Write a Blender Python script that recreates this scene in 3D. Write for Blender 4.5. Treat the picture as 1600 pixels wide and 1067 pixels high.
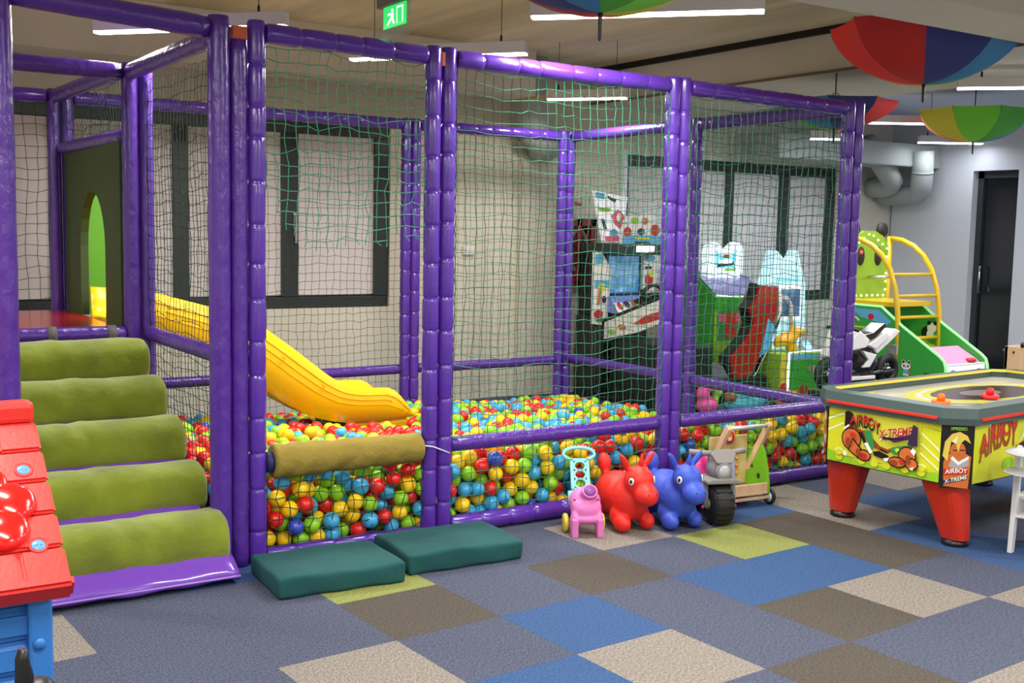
import bpy, bmesh, math, random
from mathutils import Vector, Matrix, kdtree
rnd = random.Random(7)
PI = math.pi
sc = bpy.context.scene
for o in list(bpy.data.objects):
    bpy.data.objects.remove(o)

# ---------------------------------------------------------------- camera
cam_d = bpy.data.cameras.new('camera'); cam = bpy.data.objects.new('camera', cam_d)
sc.collection.objects.link(cam)
right = Vector((0.83779, -0.545635, 0.019762)); down = Vector((-0.037962, -0.094319, -0.994818)); fwd = Vector((0.544672, 0.832698, -0.099733))
mw = Matrix((right, -down, -fwd)).transposed().to_4x4(); mw.translation = (-3.5088, -4.99174, 1.60852)
cam.matrix_world = mw
cam_d.sensor_width = 36; cam_d.lens = 1736.557 / 1600 * 36; cam_d.clip_start = 0.05
sc.camera = cam
# ---------------------------------------------------------------- world, exposure
w = bpy.data.worlds.new('world'); sc.world = w; w.use_nodes = True
w.node_tree.nodes['Background'].inputs[0].default_value = (0.6, 0.65, 0.75, 1)
w.node_tree.nodes['Background'].inputs[1].default_value = 0.3
sc.view_settings.view_transform = 'Standard'; sc.view_settings.look = 'None'
sc.view_settings.exposure = 0.0; sc.view_settings.gamma = 1.0; sc.view_settings.use_curve_mapping = False
LAMP_W = 52.0      # watts of each 1.2 m ceiling lamp
GLOW = 14.0        # diffuser radiance

# ---------------------------------------------------------------- helpers
def lin(c):
    r = []
    for v in c[:3]:
        v /= 255.0
        r.append(v / 12.92 if v <= 0.04045 else ((v + 0.055) / 1.055) ** 2.4)
    return (r[0], r[1], r[2], 1.0)
MATS = {}
def mat(name, rgb, rough=0.5, metal=0.0, bump=0.0, bscale=30.0, var=0.0, vscale=8.0, rgb2=None, coat=0.0, emit=0.0, sheen=0.0, alpha=1.0, stretch=None, trans=0.0, detail=3.0):
    if name in MATS: return MATS[name]
    m = bpy.data.materials.new(name); m.use_nodes = True
    nt = m.node_tree; b = nt.nodes['Principled BSDF']
    col = lin(rgb)
    b.inputs['Base Color'].default_value = col
    b.inputs['Roughness'].default_value = rough; b.inputs['Metallic'].default_value = metal
    b.inputs['Coat Weight'].default_value = coat; b.inputs['Coat Roughness'].default_value = 0.15
    b.inputs['Sheen Weight'].default_value = sheen
    b.inputs['Alpha'].default_value = alpha
    b.inputs['Transmission Weight'].default_value = trans
    if emit:
        b.inputs['Emission Color'].default_value = col; b.inputs['Emission Strength'].default_value = emit
    tc = None
    def coords():
        tcn = nt.nodes.new('ShaderNodeTexCoord'); mp = nt.nodes.new('ShaderNodeMapping')
        nt.links.new(tcn.outputs['Object'], mp.inputs['Vector'])
        if stretch: mp.inputs['Scale'].default_value = stretch
        return mp.outputs['Vector']
    if var or rgb2:
        tc = coords(); n = nt.nodes.new('ShaderNodeTexNoise'); n.inputs['Scale'].default_value = vscale; n.inputs['Detail'].default_value = detail
        nt.links.new(tc, n.inputs['Vector'])
        r = nt.nodes.new('ShaderNodeValToRGB')
        c2 = lin(rgb2) if rgb2 else tuple(min(1, x * (1 + var)) for x in col[:3]) + (1,)
        c1 = col if rgb2 else tuple(x * (1 - var) for x in col[:3]) + (1,)
        r.color_ramp.elements[0].position = 0.36; r.color_ramp.elements[0].color = c1
        r.color_ramp.elements[1].position = 0.64; r.color_ramp.elements[1].color = c2
        nt.links.new(n.outputs['Fac'], r.inputs['Fac']); nt.links.new(r.outputs['Color'], b.inputs['Base Color'])
        if emit: nt.links.new(r.outputs['Color'], b.inputs['Emission Color'])
    if bump:
        tc = tc or coords(); n = nt.nodes.new('ShaderNodeTexNoise'); n.inputs['Scale'].default_value = bscale; n.inputs['Detail'].default_value = 4
        nt.links.new(tc, n.inputs['Vector']); bp = nt.nodes.new('ShaderNodeBump'); bp.inputs['Strength'].default_value = bump; bp.inputs['Distance'].default_value = 0.02
        nt.links.new(n.outputs['Fac'], bp.inputs['Height']); nt.links.new(bp.outputs['Normal'], b.inputs['Normal'])
    MATS[name] = m
    return m

COL = sc.collection
def obj(name, verts, faces, m, parent=None, smooth=False, mi=None):
    me = bpy.data.meshes.new(name); me.from_pydata([tuple(v) for v in verts], [], faces)
    ms = m if isinstance(m, (list, tuple)) else [m]
    for x in ms: me.materials.append(x)
    if mi: me.polygons.foreach_set('material_index', mi)
    if smooth: me.polygons.foreach_set('use_smooth', [True] * len(me.polygons))
    me.validate(); me.update()
    o = bpy.data.objects.new(name, me); COL.objects.link(o)
    if parent: o.parent = parent
    return o
def frombm(name, bm, m, parent=None, smooth=False):
    bmesh.ops.recalc_face_normals(bm, faces=bm.faces)
    me = bpy.data.meshes.new(name); bm.to_mesh(me); bm.free()
    for x in (m if isinstance(m, (list, tuple)) else [m]): me.materials.append(x)
    if smooth: me.polygons.foreach_set('use_smooth', [True] * len(me.polygons))
    o = bpy.data.objects.new(name, me); COL.objects.link(o)
    if parent: o.parent = parent
    return o
def tag(o, label, cat=None, group=None, kind=None):
    o['label'] = label
    if cat: o['category'] = cat
    if group: o['group'] = group
    if kind: o['kind'] = kind
    return o
def thing(name, label, cat, loc=(0, 0, 0), rz=0.0, group=None, kind=None):
    o = bpy.data.objects.new(name, None); COL.objects.link(o); o.empty_display_size = 0.1
    o.location = loc; o.rotation_euler = (0, 0, rz)
    return tag(o, label, cat, group, kind)
def structure(o, label):
    o['kind'] = 'structure'; o['label'] = label; return o
def bmbox(bm, x0, x1, y0, y1, z0, z1, M=None):
    vs = [bm.verts.new(((M @ Vector(p)) if M else p)) for p in ((x0, y0, z0), (x1, y0, z0), (x1, y1, z0), (x0, y1, z0), (x0, y0, z1), (x1, y0, z1), (x1, y1, z1), (x0, y1, z1))]
    for f in ((3, 2, 1, 0), (4, 5, 6, 7), (0, 1, 5, 4), (1, 2, 6, 5), (2, 3, 7, 6), (3, 0, 4, 7)): bm.faces.new([vs[i] for i in f])
def box(name, m, parent, x0, x1, y0, y1, z0, z1, bev=0.0, seg=2, rot=None):
    """box; rot = (angle, axis) about its own centre"""
    bm = bmesh.new(); bmbox(bm, x0, x1, y0, y1, z0, z1)
    if bev: bmesh.ops.bevel(bm, geom=list(bm.edges), offset=bev, segments=seg, affect='EDGES', profile=0.6)
    if rot:
        c = Vector(((x0 + x1) / 2, (y0 + y1) / 2, (z0 + z1) / 2))
        bmesh.ops.rotate(bm, verts=bm.verts, cent=c, matrix=Matrix.Rotation(rot[0], 3, rot[1]))
    return frombm(name, bm, m, parent, smooth=False)
def frame_of(d):
    d = d.normalized(); a = Vector((0, 0, 1)) if abs(d.z) < 0.9 else Vector((1, 0, 0))
    x = d.cross(a).normalized(); return x, d.cross(x).normalized()
def sweep(name, pts, rad, m, parent=None, seg=10, closed=False, cap=True, sx=1.0):
    """tube along a polyline; rad is a number or a list"""
    pts = [Vector(p) for p in pts]; n = len(pts); vs = []; fs = []
    rr = rad if isinstance(rad, (list, tuple)) else [rad] * n
    px = None
    for i, p in enumerate(pts):
        a = pts[(i - 1) % n] if (closed or i > 0) else p; b = pts[(i + 1) % n] if (closed or i < n - 1) else p
        d = (b - a).normalized()
        if px is None: x, y = frame_of(d)
        else:
            x = (px - d * px.dot(d)).normalized(); y = d.cross(x)
        px = x
        for k in range(seg):
            t = 2 * PI * k / seg; vs.append(p + x * (math.cos(t) * rr[i] * sx) + y * (math.sin(t) * rr[i]))
    m_ = n if closed else n - 1
    for i in range(m_):
        for k in range(seg):
            a = i * seg + k; b = i * seg + (k + 1) % seg; j = ((i + 1) % n) * seg
            fs.append((a, b, j + (k + 1) % seg, j + k))
    if cap and not closed:
        fs.append(tuple(range(seg - 1, -1, -1))); fs.append(tuple(range((n - 1) * seg, n * seg)))
    return obj(name, vs, fs, m, parent, smooth=True)
def lathe(name, prof, m, parent=None, seg=24, M=None, smooth=True):
    """profile of (r, z) about z, moved by M"""
    vs = []; fs = []
    for r, z in prof:
        for k in range(seg):
            t = 2 * PI * k / seg; v = Vector((r * math.cos(t), r * math.sin(t), z)); vs.append(M @ v if M else v)
    for i in range(len(prof) - 1):
        for k in range(seg): fs.append((i * seg + k, i * seg + (k + 1) % seg, (i + 1) * seg + (k + 1) % seg, (i + 1) * seg + k))
    fs.append(tuple(range(seg - 1, -1, -1))); fs.append(tuple(range((len(prof) - 1) * seg, len(prof) * seg)))
    o = obj(name, vs, fs, m, parent, smooth=smooth)
    return o
def prism(name, poly, t0, t1, m, parent=None, plane='xz', M=None, bev=0.0):
    """extrude a polygon; plane names its two axes, t0..t1 along the third"""
    def P(a, b, t):
        v = Vector((a, t, b)) if plane == 'xz' else Vector((t, a, b)) if plane == 'yz' else Vector((a, b, t))
        return M @ v if M else v
    bm = bmesh.new()
    A = [bm.verts.new(P(a, b, t0)) for a, b in poly]; B = [bm.verts.new(P(a, b, t1)) for a, b in poly]
    n = len(poly); bm.faces.new(A); bm.faces.new(B[::-1])
    for i in range(n): bm.faces.new((A[i], A[(i + 1) % n], B[(i + 1) % n], B[i]))
    bmesh.ops.recalc_face_normals(bm, faces=bm.faces)
    if bev:
        es = [e for e in bm.edges if abs(e.calc_face_angle(0)) > 0.6]
        bmesh.ops.bevel(bm, geom=es, offset=bev, segments=2, affect='EDGES', profile=0.6)
    return frombm(name, bm, m, parent)
def printed(name, parent, org, ux, uy, shapes, lift=0.0012):
    """flat print: shapes of (material, polygon in 0..1 panel coordinates), later ones on top"""
    org, ux, uy = Vector(org), Vector(ux), Vector(uy); n = ux.cross(uy).normalized()
    vs = []; fs = []; mi = []; ms = []
    for k, (m, poly) in enumerate(shapes):
        if m not in ms: ms.append(m)
        b = len(vs)
        for a, c in poly: vs.append(org + ux * a + uy * c + n * (lift * (k + 1) * 0.5 + 0.001))
        fs.append(tuple(range(b, len(vs)))); mi.append(ms.index(m))
    return obj(name, vs, fs, ms, parent, mi=mi)
def ell(cx, cy, rx, ry, n=16, a0=0.0, a1=2 * PI):
    return [(cx + rx * math.cos(a0 + (a1 - a0) * k / n), cy + ry * math.sin(a0 + (a1 - a0) * k / n)) for k in range(n if abs(a1 - a0 - 2 * PI) < 1e-6 else n + 1)]
def rect(a, b, c, d): return [(a, b), (c, b), (c, d), (a, d)]
def text(name, s, m, parent, org, ux, uy, width, height, ext=0.002, arch=0.0, shear=0.0, grow=0.0):
    """lettering fitted to width x height at org (lower left), along ux, up uy"""
    cu = bpy.data.curves.new('tmp', 'FONT'); cu.body = s; cu.extrude = 0.0; cu.offset = 0.02
    to = bpy.data.objects.new('tmp', cu); COL.objects.link(to)
    dg = bpy.context.evaluated_depsgraph_get(); dg.update()
    me = bpy.data.meshes.new_from_object(to.evaluated_get(dg))
    vs = [v.co.copy() for v in me.vertices]; fs = [tuple(p.vertices) for p in me.polygons]
    bpy.data.objects.remove(to); bpy.data.curves.remove(cu); bpy.data.meshes.remove(me)
    x0 = min(v.x for v in vs); x1 = max(v.x for v in vs); y0 = min(v.y for v in vs); y1 = max(v.y for v in vs)
    ux, uy, org = Vector(ux).normalized(), Vector(uy).normalized(), Vector(org); n = ux.cross(uy)
    out = []
    for v in vs:
        a = (v.x - x0) / (x1 - x0); b = (v.y - y0) / (y1 - y0)
        hh = height * (1 + grow * math.sin(PI * a))
        out.append(org + ux * (a * width) + uy * (b * hh + arch * math.sin(PI * a) + shear * a) + n * ext)
    return obj(name, out, fs, m, parent)
def blob(name, balls, m, parent=None, voxel=0.012, smooth=6):
    """one continuous skin over ellipsoids (centre, radii, euler)"""
    bm = bmesh.new()
    for c, r, e in balls:
        M = Matrix.Translation(c) @ (Matrix.Rotation(e[2], 4, 'Z') @ Matrix.Rotation(e[1], 4, 'Y') @ Matrix.Rotation(e[0], 4, 'X')) @ Matrix.Diagonal((r[0], r[1], r[2], 1))
        bmesh.ops.create_icosphere(bm, subdivisions=3, radius=1.0, matrix=M)
    o = frombm(name, bm, m, parent, smooth=True)
    rm = o.modifiers.new('skin', 'REMESH'); rm.mode = 'VOXEL'; rm.voxel_size = voxel; rm.use_smooth_shade = True
    s = o.modifiers.new('soft', 'SMOOTH'); s.factor = 0.6; s.iterations = smooth
    return o

# ---------------------------------------------------------------- materials
PUR = mat('purple vinyl', (84, 45, 158), 0.24, bump=0.16, bscale=14, coat=0.3)
PURW = mat('purple vinyl creased', (78, 41, 144), 0.28, bump=0.6, bscale=18, coat=0.2, stretch=(1, 1, 0.6))
ORANGE_ST = mat('orange steel', (190, 84, 40), 0.5)
NET = mat('green netting', (32, 108, 82), 0.6)
NETL = mat('bright green netting', (58, 150, 118), 0.6)
NETD = mat('dark netting', (18, 54, 44), 0.6)
LIMEF = mat('lime velour', (112, 126, 20), 0.9, bump=1.0, bscale=7, var=0.16, vscale=5, sheen=0.3)
OLIVE = mat('olive cloth', (140, 122, 48), 0.9, bump=0.5, bscale=18)
YEL = mat('yellow plastic', (255, 200, 8), 0.32, coat=0.1)
GRN = mat('green cushion cloth', (12, 74, 76), 0.9, bump=0.25, bscale=12, var=0.08, vscale=6)
RED_D = mat('red deck vinyl', (170, 22, 20), 0.25, coat=0.3)
WHITE = mat('white enamel', (232, 232, 230), 0.4)
BLACK = mat('black plastic', (18, 18, 20), 0.4)
DKGREEN = mat('dark green panel', (46, 66, 18), 0.6)  # dark green, taken darker still for the backlit arch panel
BRGREEN = mat('bright green panel', (84, 150, 26), 0.5)
CHROME = mat('chrome', (200, 200, 205), 0.2, metal=1.0)
# ================================================================= THE SETTING
WALL_M = mat('painted wall', (216, 212, 196), 0.85, bump=0.06, bscale=40, var=0.03, vscale=1.5)
WALL_R = mat('painted wall cool lit', (206, 208, 212), 0.85, bump=0.06, bscale=40)  # cool light on the right wall put into its colour
CONC = mat('board marked concrete', (226, 219, 194), 0.9, bump=0.35, bscale=7, rgb2=(184, 175, 146), vscale=2.6, stretch=(1.0, 0.09, 1.0), detail=8)
BEAM = mat('painted beam', (206, 201, 186), 0.85, bump=0.05, bscale=20, var=0.03, vscale=2)
DUCTM = mat('white duct paint', (176, 182, 178), 0.9)
FRM = mat('anthracite window frame', (44, 48, 52), 0.45)
BLIND = mat('white blind', (218, 212, 212), 0.8, var=0.03, vscale=3)
XL, XR, YF, YB, ZC = -5.2, 7.86, -7.6, 4.0, 3.2
# --- floor and carpet tiles
floor = structure(box('floor', mat('floor screed', (70, 70, 76), 0.9), None, XL, XR, YF, YB, -0.12, -0.012), 'carpet tiled floor of the playroom')
def carpet(name, a, b):
    m = mat(name, a, 0.95, bump=0.5, bscale=150, rgb2=b, vscale=135, detail=2, stretch=(1, 0.6, 1)); return m
CT = {'s': carpet('slate carpet', (54, 60, 81), (84, 91, 114)), 'n': carpet('brown carpet', (62, 57, 52), (86, 79, 71)),
      'b': carpet('blue carpet', (36, 68, 114), (54, 90, 140)), 'g': carpet('lime carpet', (116, 124, 58), (142, 149, 82)),
      'w': carpet('beige carpet', (110, 103, 97), (150, 143, 136))}
CMAP = {(-1, 0): 'n', (-3, 0): 'n', (-3, -1): 'g', (-2, 1): 'b', (-2, 2): 'w', (-3, 2): 'b', (-4, 1): 'w', (1, 0): 'g', (0, -1): 'w',
        (0, 1): 'b', (1, 1): 'b', (1, 2): 'w', (0, 2): 'n', (2, 1): 'n', (2, 0): 'n', (2, 3): 'w', (-1, 3): 'n', (0, 4): 'w', (2, -1): 'b',
        (3, -1): 'w', (3, 0): 'w', (3, 1): 'b', (4, 0): 'b', (3, 2): 'b', (5, -1): 'w', (4, -1): 's', (5, 1): 'n', (6, 0): 'b', (6, 2): 'w', (-6, -1): 'w', (-6, 3): 'b', (7, -2): 'n', (5, -3): 'b', (8, 0): 'w',
        (-1, -1): 's', (-4, -2): 'b', (4, -2): 'g'}
TH = math.radians(3.166); TC, TS = math.cos(TH), math.sin(TH)
tile_me = {}
for key, m in CT.items():
    bm = bmesh.new(); h = 0.2498; bmbox(bm, -h, h, -h, h, -0.012, 0.0)
    bmesh.ops.bevel(bm, geom=[e for e in bm.edges if all(v.co.z > -0.001 for v in e.verts)], offset=0.0008, segments=1, affect='EDGES')
    me = bpy.data.meshes.new('carpet_tile'); bm.to_mesh(me); bm.free(); me.materials.append(m); tile_me[key] = me
for i in range(-8, 14):
    for j in range(-9, 8):
        a, b = (i + 0.5) * 0.5, -(j + 0.5) * 0.5
        x = -0.0888 + a * TC - b * TS; y = -0.6463 + a * TS + b * TC
        d = (x + 3.5) * 0.5447 + (y + 5) * 0.8327; r = (x + 3.5) * 0.8378 - (y + 5) * 0.5456
        if x < XL + 0.3 or x > XR - 0.3 or y > 3.7 or d < 2.6 or abs(r) > d * 0.5 + 0.9: continue
        if -1.4 < x < 2.1 and y > 0.3: continue
        o = bpy.data.objects.new('carpet_tile', tile_me[CMAP.get((i, j), 's')]); COL.objects.link(o); o.parent = floor
        o.location = (x, y, 0); o.rotation_euler = (0, 0, TH)
o = obj('carpet_field', [(XL, YF, -0.006), (XR, YF, -0.006), (XR, YB, -0.006), (XL, YB, -0.006)], [(0, 1, 2, 3)], CT['s'], floor)
# --- ceiling, beams
ceil = structure(box('ceiling', CONC, None, XL, XR, YF, YB, ZC, ZC + 0.2), 'board marked concrete ceiling')
structure(box('trim_1', BEAM, None, 3.24, 4.75, YF, YB, 2.86, ZC, 0.01), 'wide painted concrete beam crossing the ceiling right of the play frame')
box('dark_strip', mat('dark strip', (30, 28, 24), 0.9), bpy.data.objects['trim_1'], 3.20, 3.245, YF + 0.01, YB - 0.01, 3.15, 3.199)  # solid dark strip along the line where beam meets slab
box('groove', mat('beam groove', (120, 112, 92), 0.9), bpy.data.objects['trim_1'], 3.225, 3.245, YF, YB, 2.855, 2.875)
structure(box('trim_2', BEAM, None, 0.2, XR, -1.5, -1.05, 2.75, ZC, 0.01), 'painted ceiling beam over the air hockey table')
structure(box('trim_3', BEAM, None, -5.2, 2.15, 3.35, 3.75, 2.8, ZC, 0.01), 'white beam along the back wall above the play frame')
structure(box('trim_4', mat('cool lit ceiling', (186, 196, 214), 0.8), None, 4.75, XR, -1.05, 4.0, 3.0, ZC, 0.0), 'ceiling over the arcade corner, tinted bluish for the cool light')  # bluish cast of the cool light is put into this colour
structure(box('trim_5', DUCTM, None, 5.2, XR, 3.3, 3.75, 2.42, 2.68, 0.02), 'white boxed duct along the wall over the arcade corner')
# --- back wall with two window openings
W1 = (-2.30, 1.04, 0.90, 2.50); W2 = (3.72, 6.90, 0.86, 2.40)
bm = bmesh.new()
xs = [XL, W1[0], W1[1], W2[0], W2[1], XR]
for a, b in ((0, 1), (2, 3), (4, 5)): bmbox(bm, xs[a], xs[b], YB, YB + 0.25, 0, ZC)
for Wn in (W1, W2):
    bmbox(bm, Wn[0], Wn[1], YB, YB + 0.25, 0, Wn[2]); bmbox(bm, Wn[0], Wn[1], YB, YB + 0.25, Wn[3], ZC)
wb = structure(frombm('wall_back', bm, WALL_M), 'beige painted back wall with windows')
box('pilaster', mat('pale pilaster paint', (216, 211, 196), 0.85), wb, 2.40, 2.92, YB - 0.06, YB, 0, 2.45)
box('corner_strip', mat('white corner strip', (238, 242, 250), 0.5), wb, 3.66, 3.72, YB - 0.03, YB + 0.02, 0.3, 2.45)
structure(box('wall_left', WALL_M, None, XL - 0.2, XL, YF, YB, 0, ZC), 'left side wall')
structure(box('wall_front', WALL_M, None, XL, XR, YF - 0.2, YF, 0, ZC), 'wall behind the viewer')
D0, D1, DZ = 2.30, 2.86, 2.38
bm = bmesh.new(); bmbox(bm, XR, XR + 0.25, YF, D0, 0, ZC); bmbox(bm, XR, XR + 0.25, D1, YB, 0, ZC); bmbox(bm, XR, XR + 0.25, D0, D1, DZ, ZC)
structure(frombm('wall_right', bm, WALL_R), 'pale right wall with a dark doorway')
door = structure(box('door_1', mat('dark door glass', (22, 24, 28), 0.12, coat=0.5), None, XR + 0.14, XR + 0.17, D0, D1, 0, DZ), 'dark glazed door in the right wall')
for a, b, c, d in ((D0, D0 + 0.05, 0, DZ), (D1 - 0.07, D1, 0, DZ), (D0, D1, DZ - 0.08, DZ), (D0, D1, 0, 0.1)):
    box('door_frame', FRM, door, XR + 0.10, XR + 0.15, a, b, c, d)
sweep('door_handle', [(XR + 0.08, D1 - 0.12, 1.0), (XR + 0.05, D1 - 0.12, 1.0), (XR + 0.05, D1 - 0.12, 1.3), (XR + 0.08, D1 - 0.12, 1.3)], 0.012, CHROME, door)
def window(name, Wn, mull, handles, label):
    root = thing(name, label, None, ((Wn[0] + Wn[1]) / 2, YB, Wn[2])); root['kind'] = 'structure'; del_cat = root.pop('category', None)
    ox, oz = (Wn[0] + Wn[1]) / 2, Wn[2]; X0, X1, H = Wn[0] - ox, Wn[1] - ox, Wn[3] - Wn[2]
    box('window_frame', FRM, root, X0, X1, 0.03, 0.12, 0, 0.10, 0.006); box('window_frame', FRM, root, X0, X1, 0.03, 0.12, H - 0.11, H, 0.006)
    bars = [(X0, X0 + 0.06)] + [(a - ox, b - ox) for a, b in mull] + [(X1 - 0.14, X1)]
    for a, b in bars: box('window_frame', FRM, root, a, b, 0.02, 0.12, 0.1, H - 0.11, 0.006)
    for (a, b), (c, d) in zip(bars[:-1], bars[1:]):
        box('pane', mat('window glass', (150, 165, 170), 0.05, coat=0.5), root, b, c, 0.10, 0.106, 0.1, H - 0.11)
        bl = box('roller_blind', BLIND, root, b - 0.008, c + 0.004, 0.052, 0.056, 0.115, H - 0.10)
        sweep('blind_bar', [(b, 0.052, 0.118), (c, 0.052, 0.118)], 0.008, BLIND, bl, 6)
    for hx in handles:
        hd = box('window_handle', CHROME, root, hx - ox - 0.014, hx - ox + 0.014, -0.005, 0.02, 0.68, 0.82, 0.004)
        box('lever', CHROME, hd, hx - ox - 0.01, hx - ox + 0.01, -0.03, -0.005, 0.56, 0.80, 0.004)
    return root
window('window_1', W1, [(-1.82, -1.70), (-0.885, -0.76), (0.03, 0.18)], [0.14], 'dark framed window with white blinds behind the play frame')
window('window_2', W2, [(5.16, 5.27), (5.99, 6.15)], [6.10], 'dark framed window with white blinds behind the arcade machines')
box('wall_socket', WHITE, wb, 1.79, 1.92, YB - 0.03, YB, 1.37, 1.45, 0.006)
# --- pipes and ducts
pp = thing('drain_pipe', 'thick pale vertical pipe running down the back wall by the pilaster', 'pipe', (2.36, 3.72, 2.1))
sweep('pipe', [(0, 0, 1.1), (0, 0, 0.5), (0.02, 0.0, 0.42), (0.12, 0.02, 0.34), (0.2, 0.05, 0.3), (0.22, 0.2, 0.3)], 0.14, DUCTM, pp, 20)
lathe('pipe_collar', [(0.15, 0.68), (0.16, 0.69), (0.16, 0.75), (0.15, 0.76)], mat('tan collar', (196, 176, 130), 0.6), pp)
for x, y, z, pts, lab in ((7.38, 3.60, 2.23, [(-0.62, -0.12, 0.44), (-0.34, -0.09, 0.25), (-0.12, -0.06, 0.09), (-0.03, -0.03, 0.03), (0.03, 0.04, -0.01), (0.06, 0.14, -0.03), (0.07, 0.34, -0.03)], 'fat white air duct elbow slanting down beside the play frame'),
                       (7.50, 3.30, 2.14, [(-0.05, -0.06, 0.46), (-0.03, -0.05, 0.22), (-0.01, -0.03, 0.09), (0.02, 0.0, 0.02), (0.07, 0.08, -0.02), (0.11, 0.2, -0.03), (0.13, 0.6, -0.03)], 'white air duct elbow hanging nearer the dark doorway')):
    t = thing('air_duct', lab, 'duct', (x, y, z), group='air ducts under the boxed duct')
    sweep('duct_tube', pts, 0.12, DUCTM, t, 18)
    a, b = Vector(pts[1]), Vector(pts[2]); d = (b - a).normalized()
    sweep('duct_band', [a - d * 0.012, a + d * 0.012], 0.124, DUCTM, t, 18)
sweep_c = tag(sweep('wall_cable', [(7.84, 3.95, 2.0), (7.84, 3.95, 0.0)], 0.006, mat('grey cable', (110, 110, 112), 0.6), None, 6), 'thin grey cable running down the corner behind the basketball machine', 'cable')

# --- ceiling lamps
def lamp(ax, ay, bx, by, z, label, cool=False, power=1.0, wires=True):
    mx, my = (ax + bx) / 2, (ay + by) / 2; L = math.hypot(bx - ax, by - ay); rz = math.atan2(by - ay, bx - ax)
    t = thing('ceiling_lamp', label, 'lamp', (mx, my, z), rz, 'slim hanging ceiling lamps')
    box('housing', mat('lamp housing', (214, 212, 214), 0.5), t, -L / 2, L / 2, -0.035, 0.035, 0.012, 0.085, 0.004)
    colr = (236, 241, 255) if cool else (255, 250, 241)
    dm = mat('lamp diffuser cool' if cool else 'lamp diffuser', colr, 0.5, emit=GLOW)
    box('diffuser', dm, t, -L / 2 + 0.005, L / 2 - 0.005, -0.03, 0.03, 0.0, 0.0125)
    for s in (-1, 1):
        sweep('wire', [(s * L * 0.36, 0, 0.085), (s * L * 0.36, 0, ZC - z - 0.02)], 0.0025, BLACK, t, 5)
        lathe('wire_grip', [(0.008, 0.085), (0.008, 0.12), (0.003, 0.13)], BLACK, t, 8, Matrix.Translation((s * L * 0.36, 0, 0)))
    ld = bpy.data.lights.new('lamp_light', 'AREA'); ld.shape = 'RECTANGLE'; ld.size = L - 0.02; ld.size_y = 0.07
    ld.energy = LAMP_W * power * L / 1.2; ld.color = lin(colr)[:3]; ld.spread = math.radians(175)
    lo = bpy.data.objects.new('lamp_light', ld); COL.objects.link(lo); lo.parent = t; lo.location = (0, 0, -0.004)
    return t
lamp(-0.217, -0.081, 0.587, -0.951, 2.70, 'long bright ceiling lamp in front of the play frame top rail')
lamp(-1.94, 1.909, -1.135, 0.981, 2.70, 'ceiling lamp over the stair bay, seen under the front rail')
lamp(-0.331, 1.881, 0.426, 0.92, 2.70, 'ceiling lamp over the left of the ball pit')
lamp(1.916, 2.834, 2.352, 2.307, 2.70, 'short ceiling lamp over the back right of the ball pit')
lamp(5.253, 2.318, 5.90, 1.88, 2.70, 'cool ceiling lamp beside the duct, half behind the green umbrella', True, 0.7)
lamp(7.1, 3.05, 7.70, 2.66, 2.66, 'cool ceiling lamp below the tip of the green umbrella', True, 0.15)
lamp(3.75, 0.20, 4.55, -0.66, 2.70, 'ceiling lamp at the right edge above the air hockey table')
lamp(4.7, 2.45, 5.05, 2.15, 2.52, 'short tilted ceiling lamp beside the frame corner post', True, 0.6)
for q in ((-3.4, -1.6), (-2.9, -3.6), (0.6, -3.9), (-0.9, -2.6), (3.2, -3.4), (-4.3, 1.6), (-4.3, -5.6), (1.6, -6.2), (5.4, -3.2), (6.6, -0.2), (5.6, -6.0), (-1.0, -6.2)):  # extra lamps, unseen, added to light the room
    lamp(q[0] - 0.4, q[1] + 0.45, q[0] + 0.4, q[1] - 0.45, 2.70, 'added unseen ceiling lamp lighting the playroom', q[0] > 6)

# --- exit sign
t = thing('exit_sign', 'green running man exit sign hanging from the ceiling', 'sign', (-0.93, 0.06, 2.58), math.radians(-90))
box('housing', mat('grey sign housing', (110, 104, 100), 0.5), t, -0.18, 0.19, -0.02, 0.02, 0.13, 0.19, 0.006)
sweep('bracket', [(0, 0, 0.19), (0, 0, 0.58)], 0.012, mat('grey sign housing', (110, 104, 100)), t, 8)
box('plate', mat('clear acrylic', (170, 190, 176), 0.1, alpha=0.35), t, -0.14, 0.14, -0.004, 0.004, -0.03, 0.13)
SG = mat('lit green', (40, 200, 96), 0.5, emit=1.2); SW = mat('lit white', (225, 255, 235), 0.5, emit=1.2)
printed('pictogram', t, (-0.125, -0.005, 0.02), (0.25, 0, 0), (0, 0, 0.108), [(SG, rect(0, 0, 1, 1)), (SW, rect(0.58, 0.12, 0.86, 0.88)), (SG, rect(0.62, 0.12, 0.82, 0.8)), (SW, ell(0.40, 0.76, 0.05, 0.08)), (SW, [(0.22, 0.66), (0.46, 0.66), (0.46, 0.36), (0.52, 0.14), (0.45, 0.14), (0.38, 0.36), (0.24, 0.14), (0.16, 0.14), (0.34, 0.46), (0.34, 0.58), (0.2, 0.56)])])
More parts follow.
